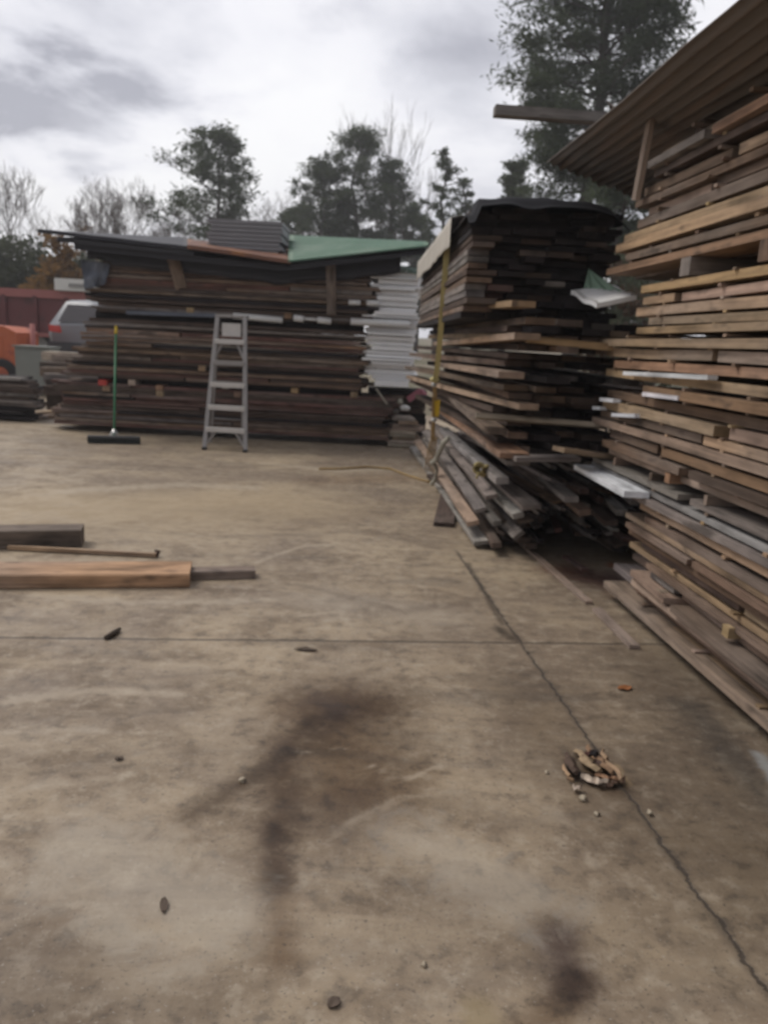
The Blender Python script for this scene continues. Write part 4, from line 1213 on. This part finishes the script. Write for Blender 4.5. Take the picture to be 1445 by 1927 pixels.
def splint(m_, a, b, wd, th, tn, lift, sd_):
    """a torn strip of wood: crooked, split into points at both ends"""
    r = random.Random(sd_); d = b - a; L_ = d.length; d.normalize(); x = V((d.y, -d.x, 0)); t = tint_of(tn)
    rows = []
    for i in range(8):
        f = i / 7; w_ = wd * .5 * (.25 + .75 * sin(pi * (.08 + .84 * f))) * r.uniform(.7, 1.2)
        c = a + d * (L_ * f) + x * r.gauss(0, .006); z = .008 + lift * .03 * f + r.uniform(0, .006)
        rows.append([c - x * w_ + V((0, 0, z)), c + x * r.uniform(-.3, .3) * w_ + V((0, 0, z + th)), c + x * w_ + V((0, 0, z + r.uniform(0, .006))), c + V((0, 0, max(.003, z - th * .5)))])
    b0 = len(m_.v)
    for rw_ in rows: m_.v.extend(rw_)
    for i in range(7):
        for j in range(4):
            j2 = (j + 1) % 4
            m_.face((b0 + i * 4 + j, b0 + i * 4 + j2, b0 + i * 4 + 4 + j2, b0 + i * 4 + 4 + j), [(i * .1, j * .1), (i * .1, j * .1 + .1), (i * .1 + .1, j * .1 + .1), (i * .1 + .1, j * .1)], t)
    m_.face([b0 + j for j in range(3, -1, -1)], None, t); m_.face([b0 + 28 + j for j in range(4)], None, t)
for n_, (q0, q1, wd, th, tn, lb, lift) in enumerate(DB):
    a, b = G(*q0), G(*q1)
    single("wood_splinter", WOOD, lb, "wood splinter", lambda m_: splint(m_, a, b, wd, th, tn, lift, 300 + n_), a, "splinters in the broken joint")
def leaf(m_, c, L_, wd, ang, seed):
    def fn(u, v):
        x = (u - .5) * L_; y = (v - .5) * wd * sin(pi * min(.98, max(.03, u))) ** .6
        return V((c.x + x * cos(ang) - y * sin(ang), c.y + x * sin(ang) + y * cos(ang), .007 + .22 * abs(y) + .008 * mnoise.noise(V((u * 3, v * 3, seed)))))
    m_.sheet(fn, 6, 4, .002)
LV = [((1175, 1297), .075, .045, .4, 'orange_leaf', "curled orange dead leaf on the concrete by the right stack"), ((309, 1706), .055, .022, 1.8, 'dark_leaf', "small dark leaf scrap at the lower left of the yard"),
      ((628, 1890), .035, .028, .8, 'dark_leaf', "tiny dark leaf scrap at the bottom middle"), ((575, 1224), .11, .03, .05, 'dark_leaf', "dark brown scrap just below the cross joint"),
      ((225, 1430), .03, .02, .3, 'dark_leaf', "tiny dark speck left of the brown oil stain"), ((1082, 1500), .0, 0, 0, None, None)]
for n_, (q, L_, wd, an, mt, lb) in enumerate(LV):
    if mt: single("dead_leaf", M[mt], lb, "leaf", lambda m_: leaf(m_, G(*q), L_, wd, an, n_), G(*q), "leaf scraps on the concrete")
a, b = G(200, 1205), G(226, 1188)
single("twig", M['twig'], "short dark twig lying across the cross joint at left", "twig", lambda m_: m_.tube([a + V((0, 0, .012)), a.lerp(b, .5) + V((.005, 0, .014)), b + V((0, 0, .012))], [.013, .016, .010], 6), a)
for n_, (q, s_, lb) in enumerate((((457, 1471), .020, "pale pebble on the dark streak of the oil stain"), ((1096, 1506), .024, "pale yellowish chip just below the broken joint"), ((1122, 1534), .016, "small pale pebble below the yellowish chip"),
                                 ((1222, 1533), .020, "pale pebble right beside the long joint"), ((798, 1818), .014, "tiny white pebble near the bottom middle"), ((1028, 1455), .014, "small pale pebble left of the broken joint"))):
    c = G(*q)
    single("pebble", M['pale_stone'], lb, "pebble", lambda m_: m_.lump(c + V((0, 0, s_ * .3)), (s_, s_ * 1.3, s_ * .8), seed=n_, amp=1.1), c, "pebbles and chips on the concrete")

# ------------------------------------------------------------------ left background: cabinet, orange machine, trailer, car
c0 = G(63, 746); cabx = YP(63, 700, 16.5).x
cb = empty("utility_cabinet", (cabx, 16.6, 0), "grey metal utility cabinet behind the low dark lumber heap", "cabinet")
mb = MB(); mb.box((cabx, 16.75, .53), (.74, .5, .98)); mb.build("cabinet_body", M['cabinet'], cb, (cabx, 16.6, .5))
mb = MB(); mb.box((cabx, 16.49, .52), (.68, .016, .88)); d_ = mb.build("door", M['cabinet'], cb, (cabx, 16.5, .5))
mb = MB(); mb.box((cabx, 16.74, 1.035), (.80, .58, .03)); mb.build("lid", M['cabinet'], cb, (cabx, 16.6, 1.0))
mb = MB(); mb.box((cabx + .27, 16.475, .55), (.03, .02, .12)); h_ = mb.build("handle", M['car_dark'], cb, (cabx + .27, 16.47, .55)); h_.parent = d_; h_.location = V((cabx + .27, 16.47, .55)) - V((cabx, 16.5, .5))
ox = YP(32, 655, 17.3).x
om = empty("yard_machine", (ox - .8, 17.9, 0), "faded orange yard machine standing left of the grey cabinet", "machine")
prof = [(0, .55), (0, 1.30), (-.25, 1.42), (-1.3, 1.45), (-1.9, 1.30), (-2.0, .55)]
mb = MB(); mb.prism(prof, lambda a, b, k: (ox + a, 17.3 + 1.1 * k, b)); mb.build("body", M['orange'], om, (ox, 17.5, .9), True)
mb = MB(); mb.box((ox - 1.0, 17.85, .48), (1.9, .9, .16)); mb.build("chassis", M['dark'], om, (ox - 1, 17.8, .5))
mb = MB(); mb.box((ox - .55, 17.292, .95), (.5, .02, .4)); mb.build("side_panel", M['orange'], om, (ox - .5, 17.29, .95))
for wx in (-.35, -1.55):
    for wy in (17.35, 18.35):
        c = V((ox + wx, wy, .36)); mb = MB()
        mb.tube([c + V((0, -.12, 0)), c + V((0, -.1, 0)), c + V((0, .1, 0)), c + V((0, .12, 0))], [.30, .36, .36, .30], 18)
        wh = mb.build("wheel", M['rubber'], om, c)
        mb = MB(); mb.tube([c + V((0, -.135, 0)), c + V((0, .135, 0))], .18, 12); h2 = mb.build("rim", M['orange'], wh, c); h2.location = V((0, 0, 0))
rp_ = YP(62, 622, 17.6)
single("red_post", M['maroon_light'], "thin faded red steel post rising behind the grey cabinet", "post", lambda m_: (m_.tube([V((rp_.x, 17.6, ground_z(rp_.x, 17.6) - .1)), V((rp_.x, 17.6, rp_.z + .15))], .055, 8), m_.box((rp_.x, 17.6, .2), (.2, .2, .02))), (rp_.x, 17.6, 0))

ty = 24.0; tz = ground_z(-12, ty)
tl, tr_ = -18.0, YP(158, 560, ty).x
ztop, zlow = YP(0, 549, ty).z, YP(0, 626, ty).z
tre = empty("dump_trailer", ((tl + tr_) / 2, ty, tz), "long maroon trailer with a faded red top rail at left", "trailer")
mb = MB(); mb.box(((tl + tr_) / 2, ty + 1.2, (ztop + zlow) / 2), (tr_ - tl, 2.4, ztop - zlow - .1))
for i in range(9): mb.box((tl + .5 + i * (tr_ - tl - 1) / 8, ty - .05, (ztop + zlow) / 2), (.12, .1, ztop - zlow - .14))
mb.build("body", M['maroon'], tre, ((tl + tr_) / 2, ty, 1.8))
mb = MB(); mb.box(((tl + tr_) / 2, ty + 1.2, ztop), (tr_ - tl + .06, 2.56, .24)); mb.build("top_rail", M['maroon_light'], tre, ((tl + tr_) / 2, ty, ztop))
mb = MB(); mb.box(((tl + tr_) / 2, ty + 1.2, zlow), (tr_ - tl + .04, 2.5, .12)); mb.build("bottom_rail", M['maroon_light'], tre, ((tl + tr_) / 2, ty, zlow))
mb = MB(); mb.box(((tl + tr_) / 2, ty + 1.2, zlow - .2), (tr_ - tl - .4, 1.0, .26)); mb.build("chassis", M['dark'], tre, ((tl + tr_) / 2, ty, zlow - .2))
for wx in (tl + 1.2, tl + 2.4, tr_ - 2.6, tr_ - 1.5):
    for wy in (ty + .35, ty + 2.05):
        c = V((wx, wy, tz + .5)); mb = MB()
        mb.tube([c + V((0, -.15, 0)), c + V((0, -.12, 0)), c + V((0, .12, 0)), c + V((0, .15, 0))], [.42, .5, .5, .42], 20); wh = mb.build("wheel", M['rubber'], tre, c)
        mb = MB(); mb.tube([c + V((0, -.165, 0)), c + V((0, .165, 0))], .26, 12); h2 = mb.build("rim", M['grey_paint'], wh, c); h2.location = V((0, 0, 0))

# white box lying on the trailer's end
wa, wb = YP(101, 556, 23.6), YP(163, 561, 23.6)
wt = empty("white_box", V(((wa.x + wb.x) / 2, 24.0, ztop + .12)), "white box with a grey panel lying on the maroon trailer's right end", "box")
wzb, wzt = ztop + .125, ztop + .47
mb = MB(); mb.box(((wa.x + wb.x) / 2, 24.3, (wzb + wzt) / 2), (wb.x - wa.x, 1.2, wzt - wzb)); mb.build("box_body", M['white_paint'], wt, (wa.x, 24, wzb))
mb = MB(); mb.box(((wa.x + wb.x) / 2 + .22, 23.69, (wzb + wzt) / 2 - .02), (.55, .03, .12)); mb.build("grey_panel", M['grey_paint'], wt, (wa.x, 23.7, wzb))

# silver car seen from behind
cy0 = 18.9; cxl = YP(89, 625, cy0).x; cw = 1.84; ccx = cxl + cw / 2; cz = ground_z(ccx, cy0 + 1.5) + .08
car = empty("parked_car", (ccx, cy0 + 2.2, cz), "silver car seen from behind beside the left end of the back stack", "car")
SEC = [  # y, half width at sill, belt, roof ; z sill, belt, roof
    (0.00, .74, .80, .50, .50, .98, 1.02), (.06, .82, .90, .56, .36, 1.02, 1.10), (.45, .86, .92, .62, .30, 1.06, 1.58), (.85, .87, .92, .66, .28, 1.07, 1.64),
    (1.9, .88, .92, .67, .28, 1.06, 1.66), (2.6, .88, .92, .62, .28, 1.04, 1.58), (3.2, .88, .91, .66, .28, 1.0, 1.06), (4.1, .85, .88, .62, .30, .88, .93), (4.45, .74, .78, .5, .42, .74, .78)]
mb = MB()
for (y, a, b, c, z0, z1, z2) in SEC:
    for (sx, hx, zz) in ((-1, a * .9, z0), (-1, a, z0 + .08), (-1, b, (z0 + z1) * .55), (-1, b * .98, z1), (-1, c, z2), (0, 0, z2 + .03), (1, c, z2), (1, b * .98, z1), (1, b, (z0 + z1) * .55), (1, a, z0 + .08), (1, a * .9, z0)):
        mb.v.append(V((ccx + sx * hx, cy0 + y, cz + zz)))
k = 11
for i in range(len(SEC) - 1):
    for j in range(k):
        j2 = (j + 1) % k
        mb.face((i * k + j, (i + 1) * k + j, (i + 1) * k + j2, i * k + j2), None, (1, 1, 1), True)
mb.face(list(range(k))); mb.face([(len(SEC) - 1) * k + j for j in range(k - 1, -1, -1)])
mb.build("body", M['car'], car, (ccx, cy0 + 2, cz + .8), True)
def pf(a, b, k): return (ccx + a, cy0 + b[0] - .012 - .004 * (1 - k), cz + b[1])
mb = MB(); rw = [(-.66, (.05, 1.09)), (.66, (.05, 1.09)), (.55, (.40, 1.52)), (-.55, (.40, 1.52))]
mb.prism(rw, lambda a, b, k: (ccx + a, cy0 + b[0] - .03 + .02 * k, cz + b[1])); mb.build("rear_window", M['glass'], car, (ccx, cy0, cz + 1.3), True)
for sx in (-1, 1):
    mb = MB(); mb.prism([(.56, .84), (.86, .86), (.88, 1.02), (.60, 1.0)], lambda a, b, k: (ccx + sx * a, cy0 - .03 + .14 * k + .10 * (a - .56) , cz + b)); mb.build("taillight", M['tail'], car, (ccx + sx * .7, cy0, cz + .9), True)
mb = MB(); mb.prism([(-.86, .30), (.86, .30), (.90, .62), (-.90, .62)], lambda a, b, k: (ccx + a, cy0 - .08 + .3 * k + .06 * abs(a), cz + b)); mb.build("bumper", M['car_dark'], car, (ccx, cy0, cz + .45), True)
for sx in (-1, 1):
    mb = MB(); mb.prism([(.75, 1.10), (2.5, 1.08), (2.3, 1.50), (.95, 1.56)], lambda a, b, k: (ccx + sx * (.92 - (b - 1.08) * .55 - .01 * k + .012), cy0 + a, cz + b)); mb.build("side_window", M['glass'], car, (ccx + sx * .8, cy0 + 1.6, cz + 1.3), True)
for sx in (-1, 1):
    for wy in (.85, 3.5):
        c = V((ccx + sx * .80, cy0 + wy, cz + .33 - .08)); mb = MB()
        mb.tube([c + V((-.11, 0, 0)), c + V((-.09, 0, 0)), c + V((.09, 0, 0)), c + V((.11, 0, 0))], [.28, .33, .33, .28], 20); wh = mb.build("wheel", M['rubber'], car, c)
        mb = MB(); mb.tube([c + V((-.12, 0, 0)), c + V((.12, 0, 0))], .2, 12); h2 = mb.build("rim", M['steel'], wh, c); h2.location = V((0, 0, 0))

# pale rubble and boards heaped before the car
for n_, (q, yw, tn, lb) in enumerate((((104, 670), 15.0, 'pale', "pale board end before the silver car"), ((128, 676), 14.8, 'pinkish beige', "pinkish block before the silver car's bumper"), ((112, 690), 14.5, 'dark brown', "dark block under the pale pieces before the car"),
                                     ((118, 700), 14.2, 'brown', "long brown board below the blocks before the car"), ((130, 712), 14.0, 'grey', "grey board lowest of those before the car"), ((135, 735), 13.8, 'dark brown', "dark brown timber on the ground before the car"))):
    p = YP(q[0], q[1], yw)
    single("timber_offcut", WOOD, lb, "offcut", lambda m_: m_.beam(p + V((-.17 - .05 * n_, 0, 0)), p + V((1.0, .1, 0)), .5, .16, tint_of(tn), nseg=3), p, "offcuts heaped before the silver car")
p = YP(118, 752, 13.9)
single("timber_offcut", WOOD, "dark heavy offcut lowest of the heap before the car", "offcut", lambda m_: m_.beam(V((p.x - .2, 14.3, .28)), V((p.x + 1.2, 14.3, .28)), 1.2, .54, tint_of('dark brown'), nseg=3), p, "offcuts heaped before the silver car")

# ------------------------------------------------------------------ trees
def leafquad(mb, c, L_, wd, rnd, t):
    d = V((rnd.gauss(0, 1), rnd.gauss(0, 1), rnd.gauss(0, .8))).normalized()
    x = d.cross(V((rnd.gauss(0, 1), rnd.gauss(0, 1), rnd.gauss(0, 1)))).normalized()
    b = len(mb.v)
    mb.v.extend([c - d * L_ * .5, c + x * wd * .5, c + d * L_ * .5, c - x * wd * .5])
    mb.face((b, b + 1, b + 2, b + 3), None, (t, t, t))
def pine(loc, h, R, base, seed, label, nl=46, per=3, leaves=46, L_=.34, wd=.10, skew=0.0, mat='pine', flat=.55, group="evergreens beyond the yard"):
    r = random.Random(seed)
    x0, y0 = loc; z0 = ground_z(x0, y0) - .1
    root = empty("pine_tree", (x0, y0, z0), label, "tree", group)
    tr = [V((x0 + .25 * mnoise.noise(V((seed, i * .5, 0))) * i / 3, y0 + .2 * mnoise.noise(V((seed, i * .5, 5))), z0 + h * .97 * i / 9)) for i in range(10)]
    rad = [.018 * h * (1 - .93 * i / 9) + .02 for i in range(10)]
    mb = MB(); mb.tube(tr, rad, 8); mb.build("trunk", M['bark'], root, tr[0])
    mb = MB(); lm = MB()
    for i in range(nl):
        f = base + (1 - base) * ((i + r.random()) / nl)
        k = f * 9; j = min(8, int(k)); p = tr[j].lerp(tr[j + 1], k - j)
        t = (f - base) / (1 - base)
        prof_ = (min(1, .55 + 1.6 * t) if t < .3 else 1.0) * sqrt(max(.02, 1 - max(0, (t - .25) / .75) ** 1.7))
        a = i * 2.4 + r.uniform(-.5, .5)
        Ln = R * prof_ * r.uniform(.55, 1.15)
        if cos(a) < 0: Ln *= 1 + skew * (1 - t)
        else: Ln *= 1 - skew * .4 * (1 - t)
        d = V((cos(a), sin(a), r.uniform(.0, .35) + .3 * t)).normalized()
        q = p + d * Ln
        lm.tube([p, p.lerp(q, .5) + V((0, 0, -.04 * Ln)), q], [.012 * h * .35 * (1 - .6 * t) + .01, .03, .012], 4)
        for c_ in range(per):
            if r.random() < .12: continue
            cc = p.lerp(q, 1 - .62 * c_ / max(1, per - 1) * r.uniform(.7, 1.1)) + V((r.gauss(0, .16), r.gauss(0, .16), r.gauss(.08, .14))) * (R / 2.4)
            sr = min(.66, R * r.uniform(.12, .22)); shade = r.random()
            for _ in range(leaves):
                g = V((r.gauss(0, 1), r.gauss(0, 1), r.gauss(0, flat))) * sr * .62
                leafquad(mb, cc + g, L_ * r.uniform(.6, 1.3), wd * r.uniform(.7, 1.3), r, min(1, max(0, shade * .7 + r.uniform(-.1, .4))))
    lm.build("limbs", M['bark'], root, tr[0])
    mb.build("crown", M[mat], root, tr[0])
    return root
pine((6.8, 30.0), 19.0, 3.4, .36, 3, "tallest pine, towering above the brown roof sheet at right", 92, 4, 190, .32, .055)
pine((-10.0, 45.0), 11.6, 2.8, .36, 8, "pine with long low branches standing left behind the back stack", 50, 4, 62, .36, .075, skew=.8)
pine((-4.8, 50.0), 11.4, 2.3, .34, 14, "left tree of the broad pine clump above the green sheet", 40, 4, 56, .36, .075)
pine((-2.7, 50.5), 13.3, 2.7, .30, 21, "tallest middle tree of the broad pine clump above the green sheet", 54, 4, 60, .36, .075)
pine((-.5, 50.0), 11.7, 2.2, .32, 27, "right tree of the broad pine clump above the green sheet", 40, 4, 56, .36, .075)
pine((-3.8, 53.0), 9.6, 2.2, .25, 23, "low pine behind the left half of the broad pine clump", 34, 4, 56, .36, .075)
pine((.9, 52.0), 9.4, 1.8, .25, 25, "low pine at the right foot of the broad pine clump", 30, 4, 56, .36, .075)
pine((-6.6, 55.0), 9.4, 1.9, .2, 43, "low pine between the long-branched pine and the broad clump", 30, 4, 50, .36, .08)
pine((1.6, 54.0), 8.8, 1.7, .2, 45, "low pine behind the slender pine, left side", 28, 4, 46, .36, .08)
pine((2.45, 45.0), 11.3, 1.35, .30, 31, "slender pine just left of the middle stack's top", 34, 3, 30, .32, .085)
pine((3.7, 46.0), 10.0, 1.2, .30, 37, "shorter slender pine touching the middle stack's top edge", 30, 3, 28, .32, .085)
pine((-7.3, 52.0), 8.8, 1.6, .30, 41, "small pine in the gap right of the long-branched pine", 28, 3, 30, .34, .10)
pine((5.5, 40.0), 9.9, 1.35, .45, 47, "round-topped pine right above the black tarp", 36, 4, 52, .30, .09)
pine((6.5, 24.0), 7.5, 1.9, .15, 53, "bushy dark evergreen under the end of the brown roof sheet", 50, 4, 80, .28, .06)
pine((12.6, 30.0), 14.8, 2.2, .3, 59, "pine partly hidden behind the upper brown roof sheet", 46, 4, 90, .34, .05)
pine((8.6, 27.0), 6.6, 2.0, .10, 61, "low evergreen behind the gap between middle and right stacks", 40, 4, 46, .28, .09)

def shrub(loc, R, h, seed, label, mat, n=46, leaves=60, L_=.26, wd=.13, name="shrub", group=None, z0=None):
    r = random.Random(seed); x0, y0 = loc; zz = ground_z(x0, y0) - .05 if z0 is None else z0
    root = empty(name, (x0, y0, zz), label, "shrub", group)
    mb = MB(); lm = MB()
    for i in range(n):
        a = r.uniform(0, 2 * pi); rr = R * sqrt(r.random()); t = r.random() ** .8
        top = h * (1 - .45 * (rr / R) ** 2) * (1 + .12 * r.gauss(0, 1))
        c = V((x0 + rr * cos(a), y0 + rr * sin(a) * .7, zz + top * (.12 + .86 * t)))
        if i % 3 == 0: lm.tube([V((x0 + .2 * rr * cos(a), y0 + .2 * rr * sin(a), zz)), c], [.035, .01], 4)
        sh = r.random()
        for _ in range(leaves):
            leafquad(mb, c + V((r.gauss(0, .22), r.gauss(0, .22), r.gauss(0, .16))) * (R / 1.3), L_ * r.uniform(.6, 1.3), wd * r.uniform(.7, 1.3), r, min(1, sh * .6 + r.uniform(0, .4)))
    lm.build("stem", M['bark'], root, (x0, y0, zz)); mb.build("leaf_mass", M[mat], root, (x0, y0, zz))
for n_, (x_, y_, R_, h_, lb) in enumerate(((-16.4, 32.0, 1.7, 4.5, "green bush cut off by the left photo edge behind the trailer"), (-14.6, 31.6, 1.7, 4.3, "green bush behind the trailer, left of the orange-brown shrub"),
                                          (-18.6, 33.0, 2.0, 4.6, "tall green bush furthest left behind the trailer"), (-13.2, 33.5, 1.5, 4.0, "low green bush just behind the orange-brown shrub"))):
    shrub((x_, y_), R_, h_, 70 + n_, lb, 'hedge', 110, 70, group="green bushes behind the trailer")
shrub((-12.35, 29.0), 1.0, 4.2, 81, "narrow orange-brown shrub beside the back stack's left end", 'autumn', 60, 60)
shrub((-14.0, 47.0), 1.0, 6.0, 82, "orange-tinged shrub peeking over the dark sheet, right one", 'autumn', 26, 44, .3, .16, group="autumn shrubs beyond the back stack")
shrub((-18.5, 47.5), 1.2, 5.6, 83, "orange-tinged shrub peeking over the dark sheet, left one", 'autumn', 26, 44, .3, .16, group="autumn shrubs beyond the back stack")
shrub((4.15, 14.0), .75, 3.5, 84, "dry brown shrub in the gap between middle and right stacks", 'brownleaf', 40, 70, .16, .07)
shrub((5.6, 18.0), 1.4, 4.0, 85, "dark green bush low behind the gap of the right stacks", 'hedge', 40, 60, .2, .1)

def bare(loc, h, seed, label, spread=.5, depth=5, r0=.13, mat='bark_pale', group="leafless trees beyond the yard", up=.5):
    r = random.Random(seed); x0, y0 = loc; z0 = ground_z(x0, y0) - .1
    root = empty("bare_tree", (x0, y0, z0), label, "tree", group)
    tm, cm = MB(), MB()
    def grow(p, d, L_, rad, lv):
        pts = [p]; dd = d.copy()
        for _ in range(3):
            dd = (dd + V((r.gauss(0, .13), r.gauss(0, .13), r.gauss(.05, .06)))).normalized(); pts.append(pts[-1] + dd * L_ / 3)
        (tm if lv == 0 else cm).tube(pts, [rad, rad * .88, rad * .76, rad * .64], 6 if lv < 2 else 3, cap=False)
        if lv >= depth: return
        n = r.choice([2, 3, 3]) if lv < 2 else r.choice([2, 3])
        for i in range(n):
            a = r.uniform(0, 2 * pi); sp = spread * r.uniform(.55, 1.25)
            ax = dd.cross(V((cos(a), sin(a), .3))).normalized()
            nd = (Matrix.Rotation(sp, 3, ax) @ dd + V((0, 0, up * .3))).normalized()
            st_ = pts[3] if i < 2 else pts[2]
            grow(st_, nd, L_ * r.uniform(.62, .86), max(.0085, rad * .62), lv + 1)
    grow(V((x0, y0, z0)), V((r.uniform(-.08, .08), 0, 1)), h * .29, r0, 0)
    tm.build("trunk", M['bark'], root, (x0, y0, z0)); cm.build("branches", M[mat], root, (x0, y0, z0))
BTR = [(-18.2, 40, 9.6, "leafless forked tree nearest the left edge"), (-16.4, 42, 9.2, "leafless tree over the tip of the dark sheet"), (-14.9, 44, 8.6, "leafless tree between the tip of the dark sheet and its middle"), (-13.4, 44, 9.8, "tallest leafless tree left of the long-branched pine"),
       (-12.2, 46, 8.8, "leafless tree leaning beside the long-branched pine"), (-20.6, 41, 8.0, "low leafless tree cut by the left edge"), (-17.4, 50, 9.8, "faint leafless tree far behind the forked one"), (-13.0, 52, 9.4, "slim leafless tree behind the leaning one"), (-15.6, 50, 9.0, "slim leafless tree filling the middle of the leafless row"), (-7.0, 62, 12.5, "pale leafless tree right of the long-branched pine")]
for n_, (x_, y_, h_, lb) in enumerate(BTR): bare((x_, y_), h_ * .87, 100 + n_, lb, .46, 7, .085)
bare((-.6, 66), 17.6, 131, "tall pale leafless tree rising behind the broad pine clump", .30, 6, .16, up=.9)
bare((.9, 68), 16.0, 133, "pale leafless tree just right of the tall pale one", .30, 6, .15, up=.9)
bare((5.2, 66), 17.4, 137, "pale feathery leafless tree behind the slender pine", .26, 6, .15, up=1.0)
bare((4.4, 52), 10.5, 139, "small leafless tree between the slender pines and black tarp", .4, 5, .1)
bare((-5.8, 60), 11, 141, "thin leafless tree behind the left of the pine clump", .4, 5, .12)

# ------------------------------------------------------------------ damp air
mh = bpy.data.materials.new("damp_air"); mh.use_nodes = True
hn = mh.node_tree; hn.nodes.remove(hn.nodes["Principled BSDF"])
pv = hn.nodes.new("ShaderNodeVolumePrincipled"); pv.inputs["Color"].default_value = (.93, .94, .97, 1)
pv.inputs["Density"].default_value = .0019; pv.inputs["Anisotropy"].default_value = .2
hn.links.new(pv.outputs[0], hn.nodes["Material Output"].inputs["Volume"])
mb = MB(); mb.box((0, 70, 9.5), (330, 330, 29)); tag(mb.build("haze", mh), kind="stuff")
